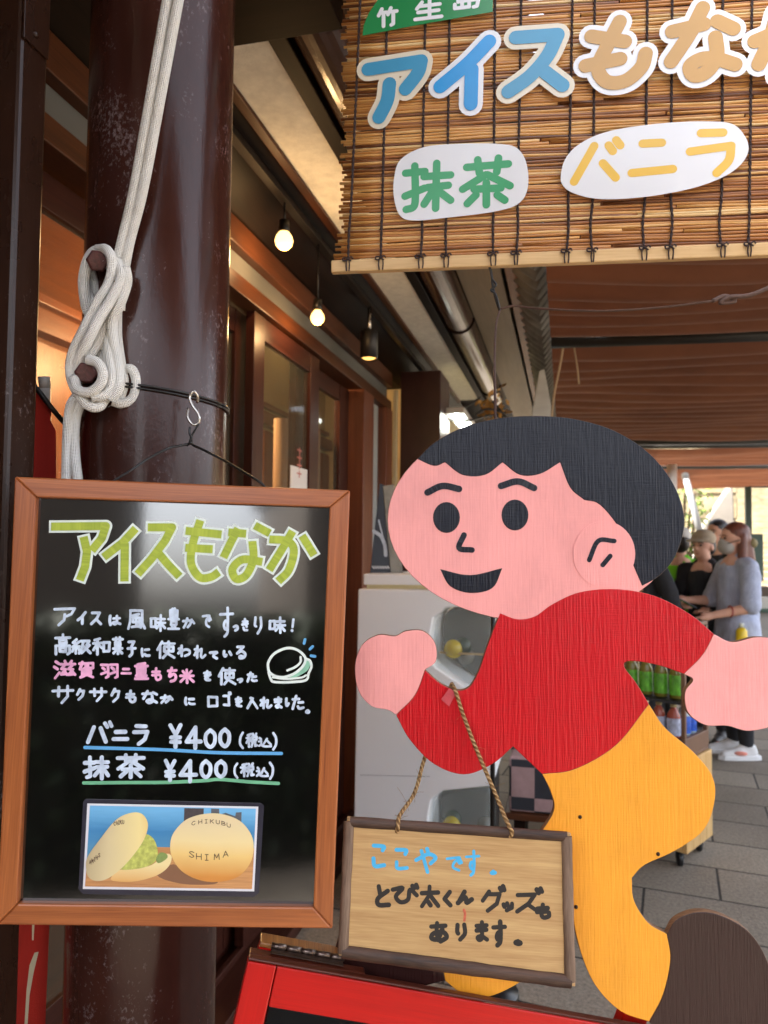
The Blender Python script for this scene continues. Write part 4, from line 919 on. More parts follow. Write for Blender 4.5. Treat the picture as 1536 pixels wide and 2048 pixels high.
def cut(strokes, mb, mf, w=27, wo=47, fill=None):
    a, c = Ink(BL, .0142), Ink(BL, .0152)
    for sm, pts in strokes:
        P = zb(pts); a.stroke(P, wo, sm); c.stroke(P, w, sm)
    if fill: a.slab(BL, cr2(zb(fill), 4), .0137, .0141)
    o = a.build('letter_cutout', mb, bl); c.build('letter_face', mf, o)
cut([(0, [(138, 262), (322, 233)]), (1, [(322, 233), (310, 275), (268, 330)]), (1, [(212, 312), (204, 370), (176, 428)])], M_papc, M_tq)
cut([(1, [(558, 165), (480, 245), (388, 322)]), (0, [(497, 262), (494, 382)])], M_pap, M_sky)
cut([(0, [(650, 152), (795, 142)]), (1, [(795, 142), (760, 215), (700, 285), (624, 340)]), (0, [(752, 272), (812, 318)])], M_papc, M_tq)
cut([(1, [(1010, 97), (970, 175), (935, 255), (965, 305), (1030, 302), (1085, 255), (1100, 208)]), (0, [(912, 148), (1028, 166)]), (0, [(892, 250), (1012, 226)])], M_pap, M_ochre, fill=[(940, 130), (1020, 130), (1020, 200), (1080, 230), (1050, 290), (960, 290), (920, 240), (940, 190)])
cut([(0, [(1192, 132), (1302, 106)]), (1, [(1298, 50), (1252, 140), (1188, 236)]), (0, [(1348, 96), (1404, 122)]), (1, [(1342, 152), (1346, 220), (1310, 272), (1268, 284), (1254, 252), (1296, 226), (1350, 228), (1410, 246)])], M_pap, M_ochre, fill=[(1260, 230), (1340, 170), (1350, 250), (1300, 270)])
cut([(1, [(1478, 166), (1560, 136), (1608, 150), (1600, 230), (1560, 285)]), (1, [(1556, 70), (1530, 160), (1492, 245)]), (0, [(1640, 120), (1690, 190)])], M_pap, M_ochre)
def oval(pts, glyphs, m, w):
    a = MB(); a.slab(BL, cr2(zb(pts), 6), .0140, .0148); o = a.build('label_cutout', M_pap, bl)
    c = Ink(BL, .0150)
    for st in glyphs:
        for sm, p in st: c.stroke(zb(p), w, sm)
    c.build('label_lettering', m, o)
oval([(228, 640), (250, 575), (330, 532), (450, 520), (600, 521), (660, 540), (690, 600), (690, 680), (655, 730), (570, 756), (420, 775), (300, 786), (250, 770), (228, 710)],
     [[(0, [(268, 622), (335, 616)]), (1, [(300, 597), (302, 700), (296, 738), (270, 748)]), (0, [(266, 702), (334, 674)]), (0, [(332, 634), (424, 628)]), (0, [(344, 672), (416, 664)]), (0, [(376, 588), (372, 744)]), (0, [(362, 684), (332, 730)]), (0, [(390, 690), (424, 716)])],
      [(0, [(480, 602), (624, 590)]), (0, [(518, 576), (524, 622)]), (0, [(590, 570), (584, 618)]), (0, [(546, 628), (466, 678)]), (0, [(552, 628), (630, 666)]), (0, [(548, 656), (548, 732)]), (0, [(506, 678), (598, 674)]), (0, [(512, 698), (482, 728)]), (0, [(586, 698), (612, 716)])]], M_grn, 15)
oval([(806, 630), (826, 565), (885, 512), (985, 474), (1150, 450), (1300, 443), (1400, 452), (1446, 498), (1456, 545), (1430, 592), (1370, 635), (1260, 675), (1100, 704), (950, 712), (860, 695), (816, 668)],
     [[(0, [(922, 528), (852, 652)]), (0, [(952, 588), (996, 638)]), (0, [(972, 526), (986, 546)]), (0, [(998, 508), (1012, 526)])], [(0, [(1090, 520), (1156, 517)]), (0, [(1052, 622), (1194, 608)])], [(0, [(1292, 484), (1368, 482)]), (0, [(1254, 548), (1396, 528)]), (1, [(1396, 528), (1388, 578), (1346, 622)])]], M_yel, 16)
a = MB(); a.slab(BL, zb([(118, 144), (122, 110), (140, 66), (170, 22), (200, -10), (260, -50), (572, -50), (570, 62), (340, 102)]), .0140, .0148); o = a.build('label_cutout', M_tab, bl)
c = Ink(BL, .0150, 0)
for ch, x0, y0, x1, y1 in (('竹', 165, 46, 246, 122), ('生', 292, 22, 402, 98), ('島', 424, -24, 530, 62)):
    (X0, Y0_), (X1, Y1_) = zb([(x0, y0), (x1, y1)]); c.glyph(ch, X0+3, Y0_+3, X1-3, Y1_-3, 7.5, shear=-.12)
c.build('label_lettering', M_pap, o)
# wire and ribbon under the blind
q = MB(); q.tube(pxpath([(975, 522, 1.29), (982, 545, 1.285), (986, 575, 1.285), (992, 600, 1.285), (1000, 622, 1.285)]), .0024, 6); q.tube(pxpath([(984, 558, 1.283), (992, 570, 1.28), (982, 580, 1.283), (991, 588, 1.28), (996, 605, 1.28), (1000, 622, 1.285)]), .002, 6)
q.tube(pxpath([(975, 522, 1.29), (974, 512, 1.3), (978, 506, 1.32)]), .0024, 6)
tag(q.build('wire_hook', M_black), 'twisted black wire hooked under the blind rod', 'wire')
M_rib = mat('brown flat ribbon', S(98, 76, 68), .8, .15, (200, 200, 200))
q = MB(); q.tube(pxpath([(1000, 618, 1.284), (1030, 612, 1.28), (1075, 617, 1.27), (1200, 622, 1.25), (1320, 615, 1.24), (1425, 602, 1.23)]), .0032, 6, flat=.35)
q.tube(pxpath([(1425, 602, 1.23), (1450, 592, 1.23), (1470, 602, 1.23), (1440, 606, 1.232), (1460, 594, 1.226), (1500, 590, 1.22), (1560, 566, 1.21)]), .0036, 6)
tag(q.build('ribbon', M_rib), 'brown flat ribbon tied sideways from the wire to a knot', 'ribbon')
q = MB(); q.tube(pxpath([(1000, 620, 1.284), (992, 650, 1.27), (989, 720, 1.22), (990, 790, 1.17), (991, 850, 1.135)]), .003, 6, flat=.35)
tag(q.build('hanging_ribbon', M_rib), 'brown ribbon hanging down from the wire to the child board', 'ribbon')
# ------------------------------------------------------------------ painted running child board (a plain generic design)
KP = Plane((775, 1040, 1.08), (1365, 1040, 1.058), (1100, 2000, 1.03))
kid = thing('running_child_board', 'large plywood cut-out of a running child in red shirt and yellow trousers', 'cut-out board', KP.pt(1200, 2040))
M_skin = plypaint('pink paint', S(246, 166, 162), .42, .4, .25); M_hair = plypaint('black paint', S(27, 30, 41), .30, .3, .8); M_red = plypaint('red paint', S(198, 6, 24), .3, .4, .8)
M_yl = plypaint('yellow orange paint', S(243, 164, 48), .4, .4, .45); M_shoe = plypaint('dark brown paint', S(50, 28, 26), .3, .4, .6); M_edge = wood('plywood edge', S(80, 54, 40), S(150, 110, 76), .7, (60, 300, 1))
def zone(name, pts, m, t0=-.012, t1=0., bev=.0012):
    q = MB(); q.slab(KP, pts, t0, t1, side=1); return q.build(name, [m, M_edge], kid, bev)
def ellpts(cx, cy, rx, ry, n=48, a0=0, a1=2*math.pi): return [(cx+rx*math.cos(a0+(a1-a0)*k/n), cy+ry*math.sin(a0+(a1-a0)*k/n)) for k in range(n)]
head = zone('face', mixed([ellpts(1070, 1040, 295, 203, 64)+[(1365, 1040)]], 1)[:-1], M_skin)
zone('hair', mixed([[(834, 918), (870, 884), (930, 853), (1000, 836), (1075, 832), (1150, 838), (1230, 862), (1300, 908), (1348, 970), (1369, 1040), (1352, 1110), (1318, 1152), (1284, 1172)], [(1284, 1172), (1262, 1120), (1240, 1060), (1200, 1010), (1168, 1000)], [(1168, 1000), (1140, 975), (1120, 925)], [(1120, 925), (1080, 948), (1040, 950), (1005, 925)], [(1005, 925), (970, 950), (925, 950), (890, 925)], [(890, 925), (868, 932), (834, 918)]], 5)[:-1], M_hair, -.0126, .0008)
q = MB(); q.slab(KP, ellpts(1208, 1108, 62, 66, 48), -.004, .0011); q.build('ear', M_skin, kid)
q = Ink(KP, .0016); q.stroke([(1178, 1120), (1196, 1082), (1228, 1082)], 9, True); q.stroke([(1205, 1130), (1220, 1112)], 9, True); q.build('ear_line', M_hair, kid)
for x, y in ((893, 1035), (1030, 1030)): zone('eye', ellpts(x, y, 27, 31, 28), M_hair, -.003, .0012)
q = Ink(KP, .0008); q.stroke([(855, 985), (885, 972), (918, 978)], 13, True); q.build('eyebrow', M_hair, kid)
q = Ink(KP, .0008); q.stroke([(1002, 972), (1036, 963), (1068, 976)], 13, True); q.build('eyebrow', M_hair, kid)
q = Ink(KP, .0008); q.stroke([(928, 1070), (918, 1096), (944, 1100)], 11, True); q.build('nose', M_hair, kid)
zone('mouth', mixed([[(880, 1138), (940, 1150), (1005, 1136)], [(1005, 1136), (985, 1176), (940, 1186), (900, 1172), (880, 1138)]], 6)[:-1], M_hair, -.003, .0012)
zone('shirt', mixed([[(1000, 1226), (975, 1290), (958, 1340), (938, 1374), (912, 1380), (880, 1366), (850, 1340)], [(850, 1340), (830, 1390), (792, 1430)], [(792, 1430), (820, 1480), (868, 1528), (928, 1549), (985, 1528), (1026, 1493)], [(1026, 1493), (1050, 1516), (1084, 1548)], [(1084, 1548), (1150, 1538), (1232, 1490), (1298, 1408)], [(1298, 1408), (1272, 1365), (1248, 1332), (1262, 1322), (1315, 1330), (1368, 1348)], [(1368, 1348), (1405, 1310), (1428, 1268)], [(1428, 1268), (1380, 1228), (1310, 1192), (1235, 1178), (1160, 1184), (1105, 1208), (1070, 1232), (1035, 1238), (1000, 1226)]], 6)[:-1], M_red, -.0116, .0006)
zone('hand', mixed([[(850, 1340), (872, 1322), (870, 1286), (846, 1262), (812, 1262), (790, 1272), (756, 1270), (724, 1290), (710, 1330), (716, 1380), (742, 1412), (775, 1420), (792, 1430)], [(792, 1430), (830, 1390), (850, 1340)]], 6)[:-1], M_skin)
zone('hand', mixed([[(1368, 1348), (1386, 1360), (1370, 1385), (1376, 1425), (1410, 1450), (1455, 1452), (1500, 1462), (1560, 1445), (1598, 1400), (1596, 1330), (1560, 1284), (1515, 1274), (1465, 1284), (1428, 1268)], [(1428, 1268), (1405, 1310), (1368, 1348)]], 6)[:-1], M_skin)
zone('trousers', mixed([[(1298, 1408), (1330, 1455), (1385, 1502), (1424, 1550), (1430, 1600), (1408, 1660), (1350, 1702), (1290, 1730), (1264, 1756)], [(1264, 1756), (1268, 1800), (1296, 1845), (1334, 1868)], [(1334, 1868), (1341, 1920), (1326, 1990), (1298, 2044)], [(1298, 2044), (1240, 2022), (1190, 1970), (1160, 1900), (1142, 1820)], [(1142, 1820), (1120, 1880), (1060, 1950), (990, 1990), (935, 1994), (890, 1962)], [(890, 1962), (886, 1925), (894, 1890)], [(894, 1890), (960, 1830), (1030, 1730), (1085, 1660), (1108, 1618), (1100, 1580), (1084, 1548)], [(1084, 1548), (1150, 1538), (1232, 1490), (1298, 1408)]], 6)[:-1], M_yl)
zone('shoe', mixed([[(1334, 1868), (1352, 1840), (1395, 1824), (1445, 1832), (1500, 1866), (1536, 1925), (1552, 2000), (1548, 2080), (1500, 2130), (1420, 2130), (1340, 2090), (1298, 2044)], [(1298, 2044), (1326, 1990), (1341, 1920), (1334, 1868)]], 6)[:-1], M_shoe)
zone('shoe', mixed([[(894, 1890), (800, 1850), (720, 1846), (676, 1880), (672, 1930), (700, 1965), (780, 1985), (890, 1962)], [(890, 1962), (886, 1925), (894, 1890)]], 6)[:-1], M_shoe)
q = MB()
for x, y in ((1160, 1634), (1152, 1814), (1316, 1708)): q.ell(KP.pt(x, y, .0), (.0028, .0028, .0028), 10)
q.build('screw', M_post, kid)
q = MB(); q.prism([KP.pt(x, y, .0035) for x, y in ((898, 1376), (913, 1384), (898, 1412), (882, 1398))], [KP.pt(x, y, .0015) for x, y in ((898, 1376), (913, 1384), (898, 1412), (882, 1398))])
tag(q.build('tape_piece', mat('folded pink tape', S(196, 70, 78), .5, .15, (90, 90, 90))), 'small folded pink tape on the red elbow of the child board', 'tape')
# ------------------------------------------------------------------ small hanging sign
SP = Plane((693, 1637, 1.005), (1140, 1665, 1.0), (678, 1918, .985))
sg = thing('hanging_sign', 'small wooden sign with bark frame and blue and black handwriting', 'sign', SP.pt(915, 1930))
q = MB(); q.slab(SP, [(694, 1634), (1142, 1666), (1151, 1974), (677, 1912)], -.006, 0); q.build('board_panel', wood('pale sign board', S(178, 138, 88), S(206, 170, 116), .5, (4, 60, 1), coat=.2, bmp=.08, dark=S(158, 112, 66)), sg, .0015)
M_bark = wood('bark frame', S(44, 27, 19), S(90, 64, 48), .55, (6, 90, 1), bmp=.5, dark=S(44, 28, 20))
M_grey = wood('grey bark frame', S(84, 63, 49), S(136, 112, 93), .55, (6, 90, 1), bmp=.4, dark=S(70, 48, 38))
def barkrail(c0, c1, m, w):
    q = MB(); P = [(c0[0]+(c1[0]-c0[0])*k/14, c0[1]+(c1[1]-c0[1])*k/14) for k in range(15)]
    d = (SP.pt(*P[1])-SP.pt(*P[0])).normalized(); sd = d.cross(SP.n)
    n = 10; rings = []
    random.seed(int(c0[0]+c1[1]))
    for p in P:
        ww = w*random.uniform(.94, 1.06); o = SP.pt(*p, .0004)
        rings.append([o+sd*(ww*math.cos(math.pi*j/n))+SP.n*(ww*.75*math.sin(math.pi*j/n)) for j in range(n+1)])
    for i in range(14):
        for j in range(n):
            u = (P[i][0]*.0007+P[i][1]*.0007, P[i+1][0]*.0007+P[i+1][1]*.0007)
            q.face([rings[i][j], rings[i+1][j], rings[i+1][j+1], rings[i][j+1]], [(u[0], j*.002), (u[1], j*.002), (u[1], j*.002+.002), (u[0], j*.002+.002)], True)
    for rg in (rings[0], rings[-1]): q.face(rg)
    bm = None; q.build('frame_rail', m, sg)
barkrail((700, 1643), (1133, 1673), M_bark, .0068); barkrail((1133, 1672), (1140, 1962), M_grey, .0072); barkrail((684, 1903), (1142, 1963), M_bark, .0085); barkrail((698, 1642), (686, 1905), M_grey, .0068)
Sg = .3125
q = Ink(SP, .0003, .7); q.line([('こ', 188, 195, 308, 385), ('こ', 335, 222, 452, 402), ('や', 468, 230, 634, 412)], 7.6, Sg, 680, 1620)
q.line([('で', 668, 285, 792, 400), ('す', 793, 250, 902, 428), ('。', 945, 360, 1014, 418)], 5.6, Sg, 680, 1620); q.build('blue_lettering', mat('light blue marker ink', S(72, 178, 228), .55, .08, (90, 90, 90)), sg)
q = Ink(SP, .0003, .7); q.line([('と', 200, 470, 337, 632), ('び', 318, 465, 512, 612), ('太', 503, 472, 648, 632), ('く', 648, 508, 732, 628), ('ん', 733, 508, 864, 612), ('グ', 883, 475, 1066, 662), ('ッ', 1026, 578, 1122, 658), ('ズ', 1104, 488, 1308, 668), ('も', 1242, 588, 1362, 708),
    ('あ', 556, 706, 708, 858), ('り', 718, 712, 832, 842), ('ま', 848, 698, 962, 852), ('す', 962, 698, 1074, 884), ('。', 1096, 810, 1184, 870)], 8.6, Sg, 680, 1620); q.build('black_lettering', mat('black marker ink', S(38, 34, 32), .5, .1), sg)
q = Ink(SP, .0003); q.stroke([(680+x*Sg, 1620+y*Sg) for x, y in ((793, 638), (800, 665), (796, 706))], 5, True); q.build('red_mark', mat('faded red ink', S(196, 96, 70), .6, .2, (200, 200, 200)), sg)
def twinemat():
    m, t, b = new_mat('jute twine'); tc = N(t, 'ShaderNodeTexCoord'); sp = N(t, 'ShaderNodeSeparateXYZ'); t.links.new(tc.outputs['UV'], sp.inputs[0])
    a = N(t, 'ShaderNodeMath', operation='MULTIPLY'); a.inputs[1].default_value = 130*2*math.pi; t.links.new(sp.outputs[0], a.inputs[0])
    c = N(t, 'ShaderNodeMath', operation='MULTIPLY_ADD'); c.inputs[1].default_value = 4*math.pi; t.links.new(sp.outputs[1], c.inputs[0]); t.links.new(a.outputs[0], c.inputs[2])
    e = N(t, 'ShaderNodeMath', operation='SINE'); t.links.new(c.outputs[0], e.inputs[0]); n = noise(t, coords(t, 'Object', (200, 200, 200)))
    d = N(t, 'ShaderNodeMath', operation='MULTIPLY_ADD'); d.inputs[1].default_value = .25; t.links.new(e.outputs[0], d.inputs[0]); t.links.new(n, d.inputs[2])
    t.links.new(ramp(t, d.outputs[0], [(.2, S(122, 88, 50)), (.55, S(176, 138, 88)), (.8, S(206, 170, 118))]), b.inputs['Base Color']); b.inputs['Roughness'].default_value = .9; bump(t, b, e.outputs[0], .9, .002); return m
q = MB(); K = lambda x, y, o: KP.pt(x, y, o)
q.tube(cr([SP.pt(1020, 1672, .003), SP.pt(1022, 1660, .007), SP.pt(1012, 1640, .004), K(985, 1570, .03), K(950, 1490, .014), K(925, 1425, .008), K(912, 1384, .006), K(905, 1372, -.006), K(902, 1380, -.018), K(880, 1450, -.02), K(850, 1522, -.02), K(830, 1580, .01), SP.pt(800, 1632, -.004), SP.pt(796, 1650, .007), SP.pt(794, 1662, .003)]), .0028, 9)
random.seed(9)
for _ in range(46):
    i = random.choice(((985, 1570), (950, 1490), (925, 1425), (840, 1550), (815, 1600), (968, 1530), (830, 1580), (1005, 1620), (802, 1630))); p = K(i[0], i[1], .016); e = p+V((random.gauss(0, .006), random.gauss(0, .003), random.gauss(0, .007)))
    q.tube([p, (p+e)/2+V((0, 0, .0012)), e], .00022, 3)
tag(q.build('twine', twinemat()), 'brown jute twine holding the small sign on the red arm', 'twine')
# ------------------------------------------------------------------ red folding stand
st = thing('folding_stand', 'red painted wooden folding stand with a brass coloured hinge at the bottom', 'stand', atz(700, 2600, 0))
A0 = atd(496, 1922, .985); A1 = atd(1330, 2070, 1.05)
ax = (A1-A0).normalized(); dn = (V((0, 0, -1))+V((fw.x, fw.y, 0))*-.22).normalized(); dn = (dn-ax*dn.dot(ax)).normalized(); nn = ax.cross(dn)
if nn.dot(CAM-A0) < 0: nn = -nn
M_redw = wood('red painted wood', S(176, 14, 8), S(200, 24, 14), .32, (2, 80, 1), bmp=.25); M_topw = wood('worn dark red wood', S(70, 28, 18), S(96, 46, 28), .3, (2, 60, 1), bmp=.2)
M_bkw = wood('worn brown wood', S(110, 62, 30), S(176, 120, 62), .3, (60, 2, 1), bmp=.2)
def bar(o, d1, L, d2, Wd, d3, T, name, m, parent=st, bev=.002, side=None, top=None):
    q = MB(); F = [o, o+d1*L, o+d1*L+d2*Wd, o+d2*Wd]; q.prism(F, [p+d3*T for p in F], [(0, 0), (L, 0), (L, Wd), (0, Wd)], side=side)
    if side is not None: q.mi[2] = side
    return q.build(name, m, parent, bev)
W = (A1-A0).length; LH = (A0.z-.0)/abs(dn.z)-.003; bk_ = -nn
hz = V((fw.x, fw.y, 0)).normalized(); hz = (hz-ax*hz.dot(ax)).normalized(); upd = ax.cross(hz); upd = upd if upd.z > 0 else -upd
bar(A0, dn, LH, ax, .038, bk_, .026, 'leg', [M_redw, M_topw], side=None)
bar(A0+ax*(W-.038), dn, LH-.09, ax, .038, bk_, .026, 'leg', M_redw)
bar(A0+ax*.0395, ax, W-.079, dn, .048, bk_, .010, 'top_rail', M_redw)
bar(A0+ax*.0395+dn*.55, ax, W-.079, dn, .048, bk_, .024, 'lower_rail', M_redw)
bar(A0+ax*.0395+dn*.0495+bk_*.010, ax, W-.079, dn, .498, bk_, .006, 'black_panel', mat('black panel', S(20, 20, 21), .2, .2))
bar(A0+upd*.0004+ax*-.0005, ax, W, hz, .011, upd, .004, 'top_cap', M_topw)
bar(A0+upd*.0003+hz*.0112, ax, .16, hz, .016, upd, .0035, 'hinge_block', M_topw)
B0 = A0+hz*.029+upd*.004+ax*.012
dn2 = (V((0, 0, -1))+hz*.25).normalized(); dn2 = (dn2-ax*dn2.dot(ax)).normalized()
bar(B0, ax, .11, hz, .026, upd, .007, 'back_cap', M_bkw)
bar(B0+upd*-.0005, dn2, LH, ax, .038, hz, .022, 'leg', M_redw); bar(B0+ax*(W-.06), dn2, LH-.09, ax, .038, hz, .022, 'leg', M_redw)
q = MB(); h0 = A0+ax*.028+hz*.0275+upd*.0105
for k in range(5): q.tube([h0+ax*(.0205*k), h0+ax*(.0205*k+.0198)], .0042, 12)
q.box((0, -.014, 0), (.10, .014, .0012), M=Matrix(((ax.x, hz.x, upd.x, (h0-upd*.0034).x), (ax.y, hz.y, upd.y, (h0-upd*.0034).y), (ax.z, hz.z, upd.z, (h0-upd*.0034).z), (0, 0, 0, 1))))
q.build('hinge', mat('dark worn steel', S(110, 96, 88), .3, .25, (60, 60, 60), metal=.9), st)
# ------------------------------------------------------------------ capsule vending machine
M_wp = mat('white plastic body', S(251, 253, 254), .45, .03, (2, 2, 2)); M_in = mat('grey inside', S(62, 58, 54), .6, .2, (9, 9, 9)); M_dome = clear('clear hopper', S(190, 196, 190), .22, .04)
GY = 3.05
def gx(px, py): p = aty(px, py, GY); return p.x, p.z
gm = thing('capsule_machine', 'white capsule vending machine with clear hoppers behind the child board', 'vending machine', (-.6, GY+.2, 0))
def gext(name, m, pts, y0, y1, bev=.006, parent=gm):
    q = MB(); P = [gx(*p) if p[1] < 1900 else (gx(p[0], 1500)[0], .0) for p in pts]; q.prism([V((x, y0, z)) for x, z in P], [V((x, y1, z)) for x, z in P]); return q.build(name, m, parent, bev)
win = [[(866, 1268), (872, 1240), (895, 1222), (930, 1216), (985, 1216)], (985, 1376), (935, 1372), (878, 1330), (866, 1318), (866, 1268)]
up_w = mixed(win, 5)[:-1]; lo_w = [(x-4, y+365) for x, y in up_w]
gext('machine_body', M_wp, [(716, 1178), (990, 1182), (990, 1214), (940, 1212), (890, 1216), (866, 1236), (860, 1268), (860, 1318), (872, 1336), (935, 1378), (988, 1380), (986, 1572), (930, 1578), (886, 1582), (862, 1600), (856, 1633), (856, 1690), (870, 1704), (935, 1745), (980, 1748), (975, 1950), (708, 1950)], GY, GY+.44)
gext('machine_top', M_wp, [(724, 1148), (985, 1152), (985, 1172), (724, 1170)], GY+.02, GY+.42)
gext('top_gasket', mat('yellowed plastic', S(208, 196, 150), .5, .1), [(730, 1170), (980, 1172), (980, 1180), (730, 1178)], GY+.03, GY+.41, 0)
q = MB()
for (a, b) in (((720, 1550), (860, 1553)),):
    p0, p1 = aty(*a, GY-.0006), aty(*b, GY-.0006); q.tube([p0, p1], .0007, 4)
q.build('panel_seam', M_in, gm)
random.seed(14)
for w_ in (up_w, lo_w):
    gext('hopper_back', M_in, w_, GY+.26, GY+.40, 0)
    o = gext('hopper', M_dome, w_, GY+.012, GY+.25, .02)
    x0, z0 = gx(*w_[0]); cols = ((200, 178, 40), (44, 96, 66), (120, 120, 112), (52, 72, 60), (70, 74, 84))
    xs = [gx(*p)[0] for p in w_]; zs = [gx(*p)[1] for p in w_]
    for k in range(4):
        c = V((random.uniform(min(xs)+.05, max(xs)-.03), GY+random.uniform(.07, .2), min(zs)+random.uniform(.09, .16)))
        if k == 0: c = V((min(xs)+.075, GY+.06, (min(zs)+max(zs))/2-.02))
        q = MB(); q.lathe([(max(1e-6, .036*math.cos(a)), .036*math.sin(a)) for a in [-math.pi/2+math.pi*i/10 for i in range(6)]]+[(.038, 0), (.038, .008)], 18, Matrix.Translation(c)@Matrix.Rotation(random.uniform(.4, 2), 4, 'X')); q.lathe([(.036, .008)]+[(max(1e-6, .036*math.cos(a)), .008+.034*math.sin(a)) for a in [math.pi*i/12 for i in range(1, 7)]], 18, Matrix.Translation(c)@Matrix.Rotation(random.uniform(.4, 2), 4, 'X'))
        q.build('capsule', mat('capsule plastic', S(*cols[k % 5]), .25, .1), o)
    q = MB(); a_, b_ = gx(*w_[-3]), gx(*w_[len(w_)//3]); q.box((min(xs)+.02, GY+.05, min(zs)+.12), (max(xs), GY+.056, min(zs)+.128)); q.build('hopper_rib', mat('tan plastic', S(190, 160, 110), .5), o)
# poster stand on the machine
pp = aty(768, 1148, GY+.1); pst = thing('poster_stand', 'black and grey poster card standing on the white capsule machine', 'poster', pp)
PP = Plane((745, 1148, 3.28), (800, 1150, 3.30), (760, 968, 3.34))
q = MB(); q.slab(PP, [(741, 1146), (795, 1150), (776, 972), (760, 966)], -.012, -.008); q.build('card', mat('black poster card', S(24, 26, 34), .3, .3, (9, 9, 9)), pst, .001)
q = MB(); q.slab(PP, [(782, 1148), (806, 1146), (788, 968), (766, 972)], -.006, -.003); q.build('photo_card', mat('grey photo card', S(120, 116, 104), .35, .4, (14, 14, 14)), pst, .001)
q = Ink(PP, -.0075); q.stroke([(748, 1062), (762, 1072), (770, 1090), (772, 1110)], 7, True); q.stroke([(758, 1040), (768, 1080)], 3, True); q.build('white_swirl', mat('white poster print', S(170, 178, 190), .4, .2, (30, 30, 30)), pst)
q = Ink(PP, -.0075)
for k in range(7): q.stroke([(746+k*5, 1133), (748.5+k*5, 1136)], 3.2)
q.build('poster_lettering', mat('white small print', S(200, 200, 200), .5), pst)
# black thin pole, wooden bench with checkered box
p = aty(985, 1600, 2.6); q = MB(); q.tube([(p.x, 2.6, 0), (p.x, 2.6, 1.75)], .0085, 10); q.lathe([(.001, .004), (.09, .004), (.09, .016), (.001, .02)], 24, Matrix.Translation((p.x, 2.6, 0)))
tag(q.build('black_pole', M_black), 'thin upright black pole beside the capsule machine', 'pole')
b0 = aty(1008, 1625, 3.4); bn = thing('wooden_bench', 'low brown wooden bench seen between the legs of the child board', 'bench', (b0.x+.3, 3.6, 0))
q = MB(); q.box((b0.x, 3.4, b0.z-.03), (b0.x+.42, 3.75, b0.z)); q.build('seat', M_brown, bn, .004)
for x in (b0.x+.04, b0.x+.34):
    q = MB(); q.box((x, 3.43, 0), (x+.05, 3.72, b0.z-.03)); q.build('leg', M_dark, bn, .004)
q = MB(); q.box((b0.x+.02, 3.42, b0.z+.001), (b0.x+.40, 3.7, b0.z+.24))
def checker():
    m, t, b = new_mat('checkered cloth'); c = N(t, 'ShaderNodeTexChecker'); c.inputs['Scale'].default_value = 7.6; c.inputs['Color1'].default_value = S(48, 48, 54); c.inputs['Color2'].default_value = S(170, 138, 136)
    t.links.new(coords(t, 'Object', (1, 1, 1)), c.inputs[0]); n = N(t, 'ShaderNodeMix'); n.data_type = 'RGBA'; n.blend_type = 'MULTIPLY'; n.inputs[0].default_value = .4
    t.links.new(c.outputs[0], n.inputs[6]); t.links.new(ramp(t, noise(t, coords(t, 'Object', (30, 30, 30))), [(.3, (.6, .6, .6, 1)), (.7, (1, 1, 1, 1))]), n.inputs[7]); t.links.new(n.outputs[2], b.inputs['Base Color']); b.inputs['Roughness'].default_value = .9; return m
tag(q.build('cloth_box', checker(), bevel=.012), 'black and pink checkered cloth box on the low bench', 'box')
# ------------------------------------------------------------------ bottle cart
c0 = V((.552, 3.80, 0)); d1 = V((.17, .30, 0)).normalized(); d2 = V((-d1.y, d1.x, 0)); CM = Matrix(((d2.x, d1.x, 0, c0.x), (d2.y, d1.y, 0, c0.y), (0, 0, 1, 0), (0, 0, 0, 1)))
cart = thing('bottle_cart', 'wooden cart on casters carrying a brown display shelf of drinks', 'cart', c0)
M_pine = wood('pale pine', S(196, 152, 92), S(220, 182, 122), .45, (2, 26, 1), bmp=.08); M_shelf = mat('brown shelf metal', S(112, 80, 58), .5, .1); M_tray = mat('black tray', S(34, 32, 32), .4)
CL, CD = .62, .33
def cbox(name, m, bx, bev=.003, parent=cart):
    q = MB()
    for a, b in bx: q.box(a, b, M=CM)
    return q.build(name, m, parent, bev)
cbox('side_panel', M_pine, [((0, k*CD/4+.001, .075), (.02, (k+1)*CD/4-.001, .50)) for k in range(4)])
cbox('side_panel', M_pine, [((CL-.02, 0, .075), (CL, CD, .50))])
cbox('frame', M_pine, [((.021, .0, .075), (CL-.021, .02, .12)), ((.021, .0, .46), (CL-.021, .02, .50)), ((.021, 0, .121), (.05, .02, .459)), ((.021, CD-.02, .075), (CL-.021, CD, .50))])
cbox('bottom_panel', M_pine, [((.021, .021, .078), (CL-.021, CD-.021, .095))], 0)
cbox('display_shelf', M_shelf, [((.01, .01, .502), (CL-.01, CD-.02, .515)), ((.008, .008, .516), (.028, CD-.02, .60)), ((.008, .008, .60), (.028, .03, 1.12)), ((.008, CD-.045, .60), (.028, CD-.02, 1.12)), ((CL-.03, .008, .516), (CL-.01, CD-.02, 1.12)), ((.03, .008, .516), (CL-.032, .022, .575)), ((.008, .008, 1.121), (CL-.01, CD-.02, 1.14))])
cbox('shelf_tray', M_tray, [((.03, .024, .575), (CL-.032, CD-.03, .583)), ((.03, .012, .758), (CL-.032, CD-.03, .772))], .001)
